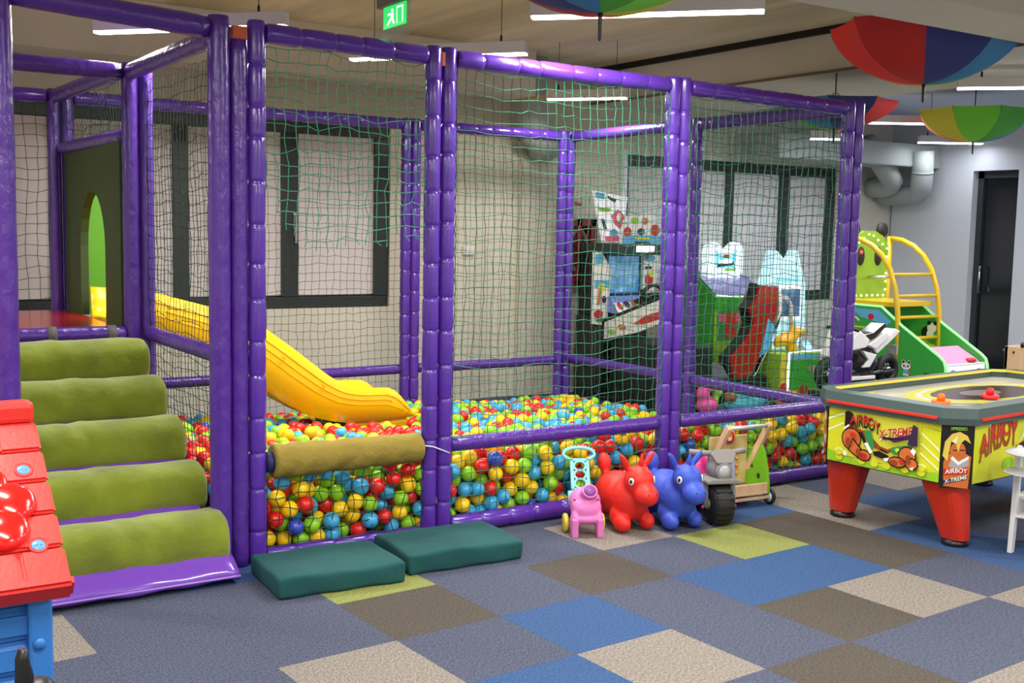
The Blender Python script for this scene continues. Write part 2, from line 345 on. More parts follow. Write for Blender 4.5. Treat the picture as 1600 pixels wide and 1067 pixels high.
# ================================================================= PLAY FRAME
H = 2.50
frame = thing('soft_play_frame', 'purple padded soft play frame with green netting around a ball pit', 'play frame', (0, 0, 0))
def padded(name, p, q, r, style='tied', m=None, parent=frame, seg=14):
    """foam padded bar; 'tied' is pinched by ties every 15 to 20 cm, 'smooth' is creased"""
    p, q = Vector(p), Vector(q); L = (q - p).length; d = (q - p) / L
    x, y = frame_of(d); st = []
    if style == 'tied':
        n = max(2, round(L / 0.185)); cuts = [0.0]
        for k in range(1, n): cuts.append(L * k / n + rnd.uniform(-0.025, 0.025))
        cuts.append(L)
        for a, b in zip(cuts[:-1], cuts[1:]):
            w_ = b - a; f = rnd.uniform(0.97, 1.03)
            st += [(a + 0.0005, 0.86), (a + 0.007, 0.95 * f), (a + 0.02, 1.0 * f), ((a + b) / 2, 1.02 * f), (b - 0.02, 1.0 * f), (b - 0.007, 0.95 * f), (b - 0.0005, 0.86)]
    else:
        n = max(4, int(L / 0.05))
        for k in range(n + 1): st.append((L * k / n, 1.0 if 0 < k < n else 0.93))
    vs = []; fs = []; ph = rnd.uniform(0, 6)
    for i, (s, f) in enumerate(st):
        for k in range(seg):
            t = 2 * PI * k / seg
            rr = r * f * (1 + (0.03 * math.sin(3 * t + s * 17 + ph) * math.sin(s * 31 + ph) if style != 'tied' else 0.008 * math.sin(2 * t + i)))
            vs.append(p + d * s + x * (rr * math.cos(t)) + y * (rr * math.sin(t)))
    for i in range(len(st) - 1):
        for k in range(seg): fs.append((i * seg + k, i * seg + (k + 1) % seg, (i + 1) * seg + (k + 1) % seg, (i + 1) * seg + k))
    fs.append(tuple(range(seg - 1, -1, -1))); fs.append(tuple(range((len(st) - 1) * seg, len(st) * seg)))
    return obj(name, vs, fs, m or (PUR if style == 'tied' else PURW), parent, smooth=True)
def post(x, y, r, style, z0=0.0, z1=H):
    return padded('post', (x, y, z0), (x, y, z1), r, style)
def rail(p, q, r=0.046, style='tied', m=None): return padded('rail', p, q, r, style, m)
RT = H - 0.05
# posts
for x, y, r, s in ((-2.755, 0, 0.052, 'smooth'), (-1.848, 0, 0.05, 'smooth'), (-1.758, 0, 0.041, 'smooth'), (-1.672, 0, 0.042, 'tied'),
                   (-0.748, 0, 0.042, 'tied'), (-0.660, 0, 0.042, 'tied'), (0.838, 0, 0.042, 'tied'), (0.924, 0, 0.042, 'tied'), (2.352, 0, 0.044, 'tied'), (2.442, 0, 0.044, 'tied'),
                   (-1.850, 1.54, 0.044, 'smooth'), (-1.762, 1.54, 0.042, 'smooth'), (-2.755, 1.54, 0.05, 'smooth'), (-2.755, 3.15, 0.05, 'smooth'),
                   (-1.945, 3.15, 0.042, 'smooth'), (-1.857, 3.15, 0.042, 'smooth'), (0.778, 3.2, 0.043, 'tied'), (0.868, 3.2, 0.043, 'tied'),
                   (2.350, 3.2, 0.043, 'tied'), (2.440, 3.2, 0.043, 'tied'), (2.442, 1.54, 0.044, 'tied')):
    post(x, y, r, s, 0.0, H - 0.06 if abs(x + 1.758) < 0.01 and y == 0 else H + 0.08 if x < -2.7 and y == 0 else H + 0.035 if x in (-1.848, -1.672) else H + 0.018 if y == 0 and x < 0 else H + 0.01 if y == 0 and x < 1 else H - 0.008 if y == 0 else H)
box('steel_cap', ORANGE_ST, frame, -1.79, -1.725, -0.03, 0.03, H - 0.06, H - 0.002, 0.004)
box('steel_cap', ORANGE_ST, frame, -0.715, -0.695, -0.03, 0.03, H - 0.08, H - 0.01, 0.003)
# top rails
rail((-2.705, 0, RT + 0.075), (-1.90, 0, RT + 0.03), 0.05, 'smooth')
rail((-1.63, 0, RT + 0.033), (-0.79, 0, RT + 0.018)); rail((-0.62, 0, RT + 0.014), (0.796, 0, RT + 0.010)); rail((0.966, 0, RT + 0.008), (2.31, 0, RT - 0.008))
rail((2.442, 0.044, RT), (2.442, 1.50, RT), 0.046, 'smooth'); rail((2.442, 1.584, RT), (2.442, 3.16, RT), 0.046, 'smooth')
rail((2.31, 3.2, RT), (0.91, 3.2, RT)); rail((0.735, 3.2, RT), (-1.815, 3.15, RT))
rail((-1.848, 0.05, RT), (-1.848, 1.50, RT), 0.046, 'smooth'); rail((-1.90, 1.584, RT), (-1.945, 3.11, RT), 0.046, 'smooth')
rail((-2.705, 1.54, RT), (-1.894, 1.54, RT), 0.046, 'smooth'); rail((-2.705, 3.15, RT), (-1.987, 3.15, RT), 0.046)
rail((-2.755, 0.05, RT), (-2.755, 1.49, RT), 0.046, 'smooth'); rail((-2.755, 1.59, RT), (-2.755, 3.1, RT), 0.046, 'smooth')
# low rails
ZR = 0.482
rail((-0.62, 0, ZR), (0.796, 0, ZR), 0.041, 'smooth'); rail((0.966, 0, ZR), (2.31, 0, ZR), 0.041, 'smooth')
rail((2.442, 0.044, 0.46), (2.442, 1.50, 0.46), 0.041, 'smooth'); rail((2.442, 1.584, 0.46), (2.442, 3.16, 0.46), 0.041, 'smooth')
rail((2.31, 3.2, 0.44), (0.91, 3.2, 0.44), 0.041, 'smooth'); rail((0.735, 3.2, 0.44), (-1.815, 3.15, 0.44), 0.041, 'smooth')
rail((-1.762, 0.05, 0.975), (-1.762, 1.5, 0.975), 0.042, 'smooth')
# foot rails
rail((-1.63, 0, 0.034), (-0.79, 0, 0.034), 0.034); rail((-0.62, 0, 0.05), (0.796, 0, 0.05), 0.05); rail((0.966, 0, 0.05), (2.31, 0, 0.05), 0.05, 'smooth')
rail((2.442, 0.05, 0.05), (2.442, 1.5, 0.05), 0.05, 'smooth'); rail((2.442, 1.584, 0.05), (2.442, 3.16, 0.05), 0.05, 'smooth'); rail((2.31, 3.2, 0.05), (0.91, 3.2, 0.05), 0.05, 'smooth'); rail((0.735, 3.2, 0.05), (-1.815, 3.15, 0.05), 0.05, 'smooth')
# olive bolster over the entrance
n = 90; sg = 28; vs = []; fs = []
for i in range(n + 1):
    s = i / n; x = -1.60 + 0.80 * s
    for k in range(sg):
        t = 2 * PI * k / sg
        r = 0.072 * (1 + 0.13 * (abs(math.sin(13 * s + 1.1 * t + 0.8 * math.sin(9 * s))) ** 0.6 - 0.6) + 0.05 * math.sin(33 * s + 2.4 * t) * math.sin(6 * s) + 0.12 * (0.5 - s)) * (0.86 if i in (0, n) else 1)
        vs.append((x, r * math.cos(t), 0.485 + r * 1.08 * math.sin(t)))
for i in range(n):
    for k in range(sg): fs.append((i * sg + k, i * sg + (k + 1) % sg, (i + 1) * sg + (k + 1) % sg, (i + 1) * sg + k))
fs.append(tuple(range(sg - 1, -1, -1))); fs.append(tuple(range(n * sg, (n + 1) * sg)))
tag(obj('bolster', vs, fs, OLIVE, frame, True), 'olive cloth bolster across the ball pit entrance')
NAVY = mat('navy foam', (26, 34, 84), 0.6)
for a, b in ((-1.632, -1.598), (-0.802, -0.79)): sweep('bolster_end', [(a, 0, 0.485), (b, 0, 0.485)], 0.05, NAVY, frame, 14)
sweep('white_tie', [(-0.80, -0.052, 0.50), (-0.75, -0.053, 0.49), (-0.69, -0.047, 0.465), (-0.645, -0.04, 0.445)], 0.0035, WHITE, frame, 6)
# deck
rail((-2.705, 1.54, 0.975), (-1.894, 1.54, 0.975), 0.046, 'smooth')
box('deck_floor', RED_D, frame, -2.72, -1.88, 1.58, 3.12, 0.93, 1.0, 0.01)
for x in (-2.29, -1.97): sweep('deck_strap', [(x - 0.024, 1.54, 0.975), (x + 0.024, 1.54, 0.975)], 0.0505, mat('grey webbing', (96, 94, 92), 0.8), frame, 16)
# arch panel into the slide (plane x = const), guard panel beside the slide
def arch(y0, y1, z0, zs, n=12):
    c = (y0 + y1) / 2; r = (y1 - y0) / 2
    return [(y0, z0), (y0, zs)] + [(c - r * math.cos(PI * k / n), zs + (1.80 - zs) * math.sin(PI * k / n)) for k in range(1, n)] + [(y1, zs), (y1, z0)]
inner = arch(1.97, 2.64, 1.0, 1.45)
poly = [(1.60, 1.0)] + inner + [(3.09, 1.0), (3.09, 2.07), (1.60, 2.07)]
pa = prism('arch_panel', poly, -1.895, -1.845, DKGREEN, frame, 'yz'); tag(pa, 'dark green panel with an arched opening to the slide')
rail((-1.87, 1.584, 2.10), (-1.905, 3.11, 2.10), 0.038, 'smooth')
prism('guard_panel', [(-1.84, 1.0), (-1.70, 1.0), (-1.70, 1.32), (-1.42, 1.36), (-1.42, 1.95), (-1.84, 1.95)], 2.76, 2.80, BRGREEN, frame, 'xz')
# --------------------------------------------------------------- nets
def net(p, ux, width, z0, z1, cell=0.056, r=0.0021, m=NET, bottom=None, bulge=0.0, seed=1, amp=0.007, lab=None):
    """knotted net hung from p along ux; bottom(i, s) may raise the torn lower edge"""
    R = random.Random(seed); p, ux = Vector(p), Vector(ux).normalized(); nx = ux.cross(Vector((0, 0, 1)))
    nu = max(2, round(width / cell)); nv = max(2, round((z1 - z0) / (cell * 1.08)))
    ph = [R.uniform(0, 6) for _ in range(6)]
    P = []
    for i in range(nu + 1):
        row = []; s = i / nu
        for j in range(nv + 1):
            t = j / nv
            sag = -0.028 * math.sin(PI * s) * (0.4 + 0.6 * t) * (0 if j == 0 and False else 1)
            a = width * s + (amp * R.gauss(0, 0.55) + 0.010 * math.sin(3.1 * t * PI + ph[0] + s * 2)) * (1 if 0 < i < nu else 0.25)
            z = z1 + (z0 - z1) * t + amp * R.gauss(0, 0.6) + sag * 0.5 + 0.012 * math.sin(5 * s * PI + ph[1]) * math.sin(3 * t * PI + ph[2])
            o = 0.012 * math.sin(PI * s) * math.sin(4 * t * PI + ph[3]) + bulge * math.sin(PI * s) * max(0, math.sin(PI * min(1, max(0, (t - 0.75) * 4))))
            row.append(p + ux * a + nx * (o + R.gauss(0, 0.002)) + Vector((0, 0, z)))
        P.append(row)
    vs = []; fs = []
    def strand(pts):
        b = len(vs); n_ = len(pts)
        for k, q in enumerate(pts):
            d = (pts[min(k + 1, n_ - 1)] - pts[max(k - 1, 0)])
            if d.length < 1e-6: d = Vector((0, 0, 1))
            x, y = frame_of(d)
            for c in range(3):
                t = 2 * PI * c / 3; vs.append(q + x * (r * math.cos(t)) + y * (r * math.sin(t)))
        for k in range(n_ - 1):
            for c in range(3): fs.append((b + k * 3 + c, b + k * 3 + (c + 1) % 3, b + k * 3 + 3 + (c + 1) % 3, b + k * 3 + 3 + c))
    lim = [nv if not bottom else max(1, min(nv, bottom(i / nu, nv, R))) for i in range(nu + 1)]
    for i in range(nu + 1):
        pts = P[i][:lim[i] + 1]
        if bottom and lim[i] < nv:
            e = pts[-1]; pts = pts + [e + Vector((R.uniform(-.02, .02), R.uniform(-.02, .01), -R.uniform(0.01, 0.05)))]
        strand(pts)
    for j in range(nv + 1):
        run = []
        for i in range(nu + 1):
            if j <= lim[i]: run.append(P[i][j])
            else:
                if len(run) > 1: strand(run)
                run = []
        if len(run) > 1: strand(run)
    for i in range(0, nu + 1):          # knots
        for j in range(1, lim[i] + 1):
            b = len(vs); c = P[i][j]; k = r * 1.75
            for dx in (Vector((k, 0, 0)), Vector((-k, 0, 0)), Vector((0, k, 0)), Vector((0, -k, 0)), Vector((0, 0, k)), Vector((0, 0, -k))): vs.append(c + dx)
            for a_, b_, c_ in ((0, 2, 4), (2, 1, 4), (1, 3, 4), (3, 0, 4), (2, 0, 5), (1, 2, 5), (3, 1, 5), (0, 3, 5)): fs.append((b + a_, b + b_, b + c_))
    # lacing at both sides and along the top
    for side in (0, nu):
        pts = []
        for j in range(0, lim[side] + 1):
            sgn = -1 if side == 0 else 1
            pts.append(P[side][j] + ux * (0.012 * sgn * (j % 2)) + nx * 0.004)
        if len(pts) > 1: strand(pts)
    return obj('net', vs, fs, m, frame)
ZT = RT - 0.045
def torn(s, nv, R): return int(nv * (0.965 - 0.22 * max(0, 1 - s * 6) + 0.03 * R.uniform(-1.5, 1))) if s < 0.99 else nv
net((-1.628, 0, 0), (1, 0, 0), 0.838, 1.50, ZT + 0.02, 0.053, 0.0026, NETL, torn, seed=3, amp=0.010)
net((-1.628, -0.012, 0), (1, 0, 0), 0.838, 0.085, 0.43, 0.056, 0.0027, NETD, seed=4, bulge=-0.0)
net((-0.617, -0.02, 0), (1, 0, 0), 1.412, 0.085, ZT + 0.01, 0.057, 0.0024, NET, seed=5)
net((0.968, -0.02, 0), (1, 0, 0), 1.340, 0.085, ZT, 0.057, 0.0024, NET, seed=6)
net((2.442, 0.046, 0), (0, 1, 0), 1.452, 0.085, ZT, 0.06, 0.0019, NETD, seed=7)
net((2.442, 1.586, 0), (0, 1, 0), 1.572, 0.085, ZT, 0.06, 0.0019, NETD, seed=8)
net((0.912, 3.2, 0), (1, 0, 0), 1.396, 0.085, ZT, 0.06, 0.0019, NETD, seed=9)
net((-1.81, 3.175, 0), (1, 0, 0), 2.545, 0.085, ZT, 0.06, 0.0019, NETD, seed=10)
net((-1.762, 0.045, 0), (0, 1, 0), 1.45, 0.05, ZT, 0.057, 0.0021, NETD, seed=11)
net((-2.703, 3.15, 0), (1, 0, 0), 0.715, 1.0, ZT, 0.07, 0.0022, NETD, seed=12)
net((-1.88, 1.586, 0), (-0.02, 1, 0), 1.52, 2.14, ZT, 0.06, 0.0021, NETD, seed=13)

# ================================================================= STAIR RAMP
ramp = thing('step_ramp', 'purple vinyl ramp with five lime velour step rolls up to the deck', 'soft steps', (-2.30, -0.27, 0))
RV = mat('purple ramp vinyl', (112, 66, 178), 0.22, bump=0.08, bscale=8, coat=0.4)
prism('ramp_body', [(0.30, 0.04), (0.12, 0.13), (1.74, 0.93), (1.74, 0.04)], -0.40, 0.40, RV, ramp, 'yz', bev=0.02)
n = 30; vs = []; fs = []; sec = [(0.0, 0.035), (0.02, 0.068), (0.09, 0.115), (0.2, 0.15), (0.33, 0.16), (0.33, 0.02), (0.1, 0.012), (0.015, 0.02)]
for i in range(n + 1):
    s = i / n; x = -0.455 + 0.905 * s; e = 0.88 if i in (0, n) else 1
    for (y, z) in sec: vs.append((x, y + 0.006 * math.sin(9 * s), (z * e + 0.004 * math.sin(22 * s + y * 30))))
k = len(sec)
for i in range(n):
    for j in range(k): fs.append((i * k + j, i * k + (j + 1) % k, (i + 1) * k + (j + 1) % k, (i + 1) * k + j))
fs += [tuple(range(k - 1, -1, -1)), tuple(range(n * k, (n + 1) * k))]
fm = obj('front_lip', vs, fs, RV, ramp, True)
sweep('seam_piping', [(-0.455 + 0.905 * i / 20, 0.001, 0.04) for i in range(21)], 0.006, mat('purple piping', (150, 110, 205), 0.3), ramp, 6)
def roll(k, yc, zc, r):
    R = random.Random(40 + k); nl, na = 56, 26; vs = []; fs = []; ph = [R.uniform(0, 6) for _ in range(8)]
    for i in range(nl + 1):
        s = i / nl; x = -0.45 + 0.895 * s
        edge = min(s, 1 - s) * 0.895; rr0 = r * (1 - 0.22 * max(0, 1 - edge / 0.03) ** 2.2)
        for j in range(na):
            t = 2 * PI * j / na
            w_ = 0.030 * math.sin(11 * s + 1.7 * t + ph[0]) * math.sin(5 * s + ph[1]) + 0.035 * math.sin(38 * s + 2.2 * t + ph[5]) * math.exp(-((s - 0.45 - 0.1 * math.sin(ph[6])) / 0.12) ** 2) * max(0, math.sin(t + 0.6)) + 0.014 * math.sin(27 * s + 3 * t + ph[2]) * max(0, math.sin(7 * s + ph[3])) + 0.03 * math.exp(-((s - 0.35 - 0.06 * k % 0.4) / 0.03) ** 2) * math.sin(2 * t + ph[4])
            rr = rr0 * (1 + w_)
            c, z = math.cos(t), math.sin(t)
            yy = -rr * math.copysign(abs(c) ** 0.8, c) * 1.12; zz = rr * math.copysign(abs(z) ** (0.82 if z > 0 else 0.55), z) * (0.98 if z > 0 else 0.86)
            vs.append((x, yc + 0.27 + yy, zc + zz))
    for i in range(nl):
        for j in range(na): fs.append((i * na + j, i * na + (j + 1) % na, (i + 1) * na + (j + 1) % na, (i + 1) * na + j))
    fs += [tuple(range(na - 1, -1, -1)), tuple(range(nl * na, (nl + 1) * na))]
    return obj('step_roll', vs, fs, LIMEF, ramp, True)
for k in range(5): roll(k, -0.03 + 0.325 * k, 0.170 + 0.169 * k, 0.130)

# ================================================================= SLIDE
slide = thing('yellow_slide', 'yellow plastic slide running down from the deck into the ball pit', 'slide', (-0.6, 2.3, 0))
top = [(-1.86, 1.19), (-1.555, 1.168), (-1.207, 1.072), (-1.03, 1.02), (-0.862, 0.935), (-0.64, 0.775), (-0.396, 0.585), (-0.27, 0.508), (-0.137, 0.478), (0.0, 0.474), (0.084, 0.469), (0.151, 0.428), (0.22, 0.34), (0.278, 0.259)]
bot = [(-1.86, 0.97), (-1.559, 0.876), (-1.21, 0.737), (-1.03, 0.645), (-0.863, 0.544), (-0.70, 0.411), (-0.519, 0.305), (-0.38, 0.26), (-0.269, 0.241), (-0.15, 0.23), (-0.071, 0.226), (0.05, 0.228), (0.18, 0.236), (0.278, 0.245)]
def resamp(pl, n):
    ls = [0]
    for a, b in zip(pl[:-1], pl[1:]): ls.append(ls[-1] + math.hypot(b[0] - a[0], b[1] - a[1]))
    out = []
    for i in range(n + 1):
        s = ls[-1] * i / n; j = max(k for k in range(len(ls) - 1) if ls[k] <= s + 1e-9); f = (s - ls[j]) / (ls[j + 1] - ls[j])
        out.append((pl[j][0] + (pl[j + 1][0] - pl[j][0]) * f, pl[j][1] + (pl[j + 1][1] - pl[j][1]) * f))
    return out
N = 40; T, Bt = resamp(top, N), resamp(bot, N); vs = []; fs = []
yy0, yy1, th = -0.22, 0.24, 0.025
for i in range(N + 1):
    (tx, tz), (bx, bz) = T[i], Bt[i]; up = Vector((tx - bx, 0, tz - bz))
    fl = Vector((bx, 0, bz)) + up * 0.22                                   # bed level
    def q(f, y): v = Vector((bx, 0, bz)) + up * f; return (v.x + 0.6, y, v.z)
    vs += [q(0, yy0 + 0.02), q(0.5, yy0), q(0.97, yy0 - 0.012), q(1, yy0 + 0.004), q(0.97, yy0 + 0.022), q(0.5, yy0 + 0.03), q(0.22, yy0 + 0.06), q(0.2, yy1 - 0.06), q(0.5, yy1 - 0.03), q(0.97, yy1 - 0.022), q(1, yy1 - 0.004), q(0.97, yy1 + 0.012), q(0.5, yy1), q(0, yy1 - 0.02)]
k = 14
for i in range(N):
    for j in range(k): fs.append((i * k + j, i * k + (j + 1) % k, (i + 1) * k + (j + 1) % k, (i + 1) * k + j))
fs += [tuple(range(k - 1, -1, -1)), tuple(range(N * k, (N + 1) * k))]
obj('chute', vs, fs, YEL, slide, True)
YELD = mat('yellow plastic groove', (238, 178, 6), 0.4)
for f, i0, i1 in ((0.80, 0, 39), (0.66, 6, 36), (0.52, 3, 38)):
    pts = []
    for i in range(i0, i1 + 1):
        (tx, tz), (bx, bz) = T[i], Bt[i]; y = yy0 + (0.02 * (1 - f * 2) if f < 0.5 else -0.012 * (f - 0.5) / 0.47)
        pts.append((bx + (tx - bx) * f + 0.6, y - 0.001, bz + (tz - bz) * f))
    sweep('groove', pts, 0.0035, YELD, slide, 6)
for s_, i in (('2', 20), ('3', 26)):
    (tx, tz), (bx, bz) = T[i], Bt[i]; a = (bx + (tx - bx) * 0.6 + 0.6, yy0 - 0.006, bz + (tz - bz) * 0.58)
    text('number', s_, YELD, slide, a, (0.85, 0, -0.5), (0.5, 0, 0.85), 0.035, 0.05)
box('landing_block', YEL, slide, 0.42, 0.86, -0.18, 0.20, 0.10, 0.235, 0.03, 3)

# ================================================================= BALLS
def smooth(a, b, x): x = max(0, min(1, (x - a) / (b - a))); return x * x * (3 - 2 * x)
def surf(x, y):
    z = 0.44 - 0.085 * y + 0.05 * smooth(-0.6, -1.2, x) * smooth(0.4, 1.6, y)
    z -= 0.15 * smooth(1.0, 1.8, x) * smooth(0.15, 1.2, y) * (1 - 0.7 * smooth(1.5, 2.1, y))
    return z + 0.02 * math.sin(3 * x + 1) * math.sin(2.3 * y)
BR = 0.0425; pts = []
x0, x1, y0, y1 = -1.70, 2.36, 0.03, 3.12
def slide_hit(x, y, z):
    if not (2.3 - 0.29 < y < 2.3 + 0.31): return False
    if x > 0.32 or x < -1.8: return False
    i = min(range(N + 1), key=lambda k: abs(Bt[k][0] - x)); zb = 0.11 if -0.2 < x else Bt[i][1]
    return z + BR > zb
rb = random.Random(21)
def fill(n, fx, fy, fz):
    for _ in range(n):
        x = rb.uniform(*fx); y = rb.uniform(*fy); a, b = fz(x, y)
        if b > a: pts.append([x, y, rb.uniform(a, b)])
fill(3300, (x0, x1), (0.2, y1), lambda x, y: (max(BR, surf(x, y) - 0.175), surf(x, y) - BR))
fill(600, (x0, x1), (y0, 0.2), lambda x, y: (BR, surf(x, y) - BR))
fill(150, (2.2, x1), (0.2, y1), lambda x, y: (BR, surf(x, y) - 0.15))
pts = [p + [rb.uniform(-0.035, 0.02)] for p in pts if not slide_hit(*p)]
for it in range(34):
    kd = kdtree.KDTree(len(pts))
    for i, p in enumerate(pts): kd.insert(p[:3], i)
    kd.balance(); new = [list(p) for p in pts]
    for i, p in enumerate(pts):
        for co, j, d in kd.find_range(p[:3], 2 * BR):
            if j == i: continue
            g = (2 * BR - d) * 0.33 / max(d, 1e-4)
            for a in range(3): new[i][a] += (p[a] - co[a]) * g
    for i, p in enumerate(new):
        p[0] = max(-1.705, min(2.37, p[0])); p[1] = max(BR * 0.75 + (0.03 if p[2] < 0.11 else 0), min(3.11, p[1])); zs = surf(p[0], p[1]) - BR + p[3]
        p[2] = max(BR + 0.03, min(zs, p[2]))
    pts = [p for p in new if not slide_hit(*p[:3])]
pts = [p[:3] for p in pts]
BC = {'red': (222, 32, 28), 'yellow': (250, 208, 18), 'lime green': (142, 206, 34), 'sky blue': (64, 168, 220), 'dark blue': (58, 78, 190)}
BM = {k: mat(k + ' ball plastic', v, 0.28, coat=0.15) for k, v in BC.items()}
def sphere_data(nu, nv):
    v = [(0, 0, 1)]; f = []
    for i in range(1, nv):
        for j in range(nu): v.append((math.sin(PI * i / nv) * math.cos(2 * PI * j / nu), math.sin(PI * i / nv) * math.sin(2 * PI * j / nu), math.cos(PI * i / nv)))
    v.append((0, 0, -1)); e = len(v) - 1
    for j in range(nu):
        f.append((0, 1 + j, 1 + (j + 1) % nu)); f.append((e, e - nu + (j + 1) % nu, e - nu + j))
    for i in range(nv - 2):
        for j in range(nu): f.append((1 + i * nu + j, 1 + (i + 1) * nu + j, 1 + (i + 1) * nu + (j + 1) % nu, 1 + i * nu + (j + 1) % nu))
    return v, f
SV, SF = sphere_data(20, 12); ball_me = {}
for k in BC:
    me = bpy.data.meshes.new('ball'); me.from_pydata([tuple(a * 1.0 for a in q_) for q_ in SV], [], SF); me.materials.append(BM[k])
    me.polygons.foreach_set('use_smooth', [True] * len(me.polygons)); ball_me[k] = me
names = list(BC)
cp = Vector(cam.location)
order = sorted(range(len(pts)), key=lambda i: (pts[i][1] > 0.095, (Vector(pts[i]) - cp).length))
chosen = [i for i in order if pts[i][1] <= 0.095 and not (pts[i][0] < -1.63)]
chosen += sorted((i for i in range(len(pts)) if 0.55 < pts[i][1] < 1.6 and -0.5 < pts[i][0] < 2.2 and pts[i][2] > surf(pts[i][0], pts[i][1]) - BR - 0.02), key=lambda i: (Vector(pts[i]) - cp).length)
chosen = chosen[:300]
chs = set(chosen)
for i in chosen:
    x, y, z = pts[i]; left = x < -0.7
    c = rnd.choices(names, (26, 24, 27, 20, 9 if left and z < 0.2 else 1))[0]
    o = bpy.data.objects.new('ball', ball_me[c]); COL.objects.link(o); o.location = (x, y, z)
    r = BR * (rnd.uniform(0.93, 1.03)); o.scale = (r, r, r); o.rotation_euler = (rnd.uniform(0, 6), rnd.uniform(0, 6), 0)
    bay, ba, bb_ = ('left front bay', -1.65, -0.78) if left else ('middle front bay', -0.62, 0.80) if x < 0.88 else ('right front bay', 0.97, 2.31)
    f = (x - ba) / (bb_ - ba); pos = 'at the left post' if f < 0.2 else 'left of centre' if f < 0.42 else 'in the centre' if f < 0.6 else 'right of centre' if f < 0.8 else 'at the right post'
    lev = 'low' if z < 0.15 else 'halfway up' if z < 0.27 else 'high'
    tag(o, ('%s plastic ball %s in the %s, %s' % (c, lev, bay, pos)) if y <= 0.095 else '%s ball on the heap behind the %s, %s' % (c, bay, pos), 'ball', 'ball pit balls behind the front nets')
SV2, SF2 = sphere_data(12, 8); vs = []; fs = []; mi = []
for i, p in enumerate(pts):
    if i in chs: continue
    b = len(vs); r = BR * rnd.uniform(0.94, 1.03)
    vs += [(p[0] + a * r, p[1] + c * r, p[2] + d * r) for a, c, d in SV2]
    k = rnd.choices(range(5), (25, 24, 28, 21, 1))[0]
    fs += [tuple(b + e for e in f) for f in SF2]; mi += [k] * len(SF2)
o = obj('ball_pit_balls', vs, fs, [BM[k] for k in names], None, True, mi)
tag(o, 'deep heap of red, yellow, lime and blue plastic balls filling the pit', 'balls', kind='stuff')
print('BALLS', len(pts), len(chosen))
box('pit_mat', mat('pit mat', (60, 40, 110), 0.6), frame, -1.72, 2.38, 0.06, 3.14, 0.0, 0.03)

# ================================================================= CUSHIONS
def cushion(cx, cy, sx, sy, h, rz, lab, seed):
    R = random.Random(seed); ph = [R.uniform(0, 6) for _ in range(4)]
    bm = bmesh.new(); bmbox(bm, -sx / 2, sx / 2, -sy / 2, sy / 2, 0, h)
    bmesh.ops.bevel(bm, geom=list(bm.edges), offset=0.02, segments=3, affect='EDGES', profile=0.6)
    bmesh.ops.subdivide_edges(bm, edges=[e for e in bm.edges if e.calc_length() > 0.2], cuts=10, use_grid_fill=True)
    for v in bm.verts:
        x, y = v.co.x / sx, v.co.y / sy
        if v.co.z > 0.03:
            v.co.z += 0.006 * math.sin(7 * x + ph[0]) * math.cos(5 * y + ph[1]) + 0.012 * (0.25 - x * x - y * y)
        if abs(y) > 0.46: v.co.y += 0.006 * math.sin(16 * x + 4 * v.co.z / h + ph[2])
    o = frombm('floor_cushion', bm, GRN, None, True); o.location = (cx, cy, 0); o.rotation_euler = (0, 0, rz)
    return tag(o, lab, 'cushion', 'dark green floor cushions')
cushion(-1.475, -0.372, 0.60, 0.43, 0.095, math.radians(-4), 'dark green floor cushion nearer the step ramp', 1)
cushion(-0.822, -0.345, 0.615, 0.42, 0.10, math.radians(-3), 'dark green floor cushion farther from the step ramp', 2)
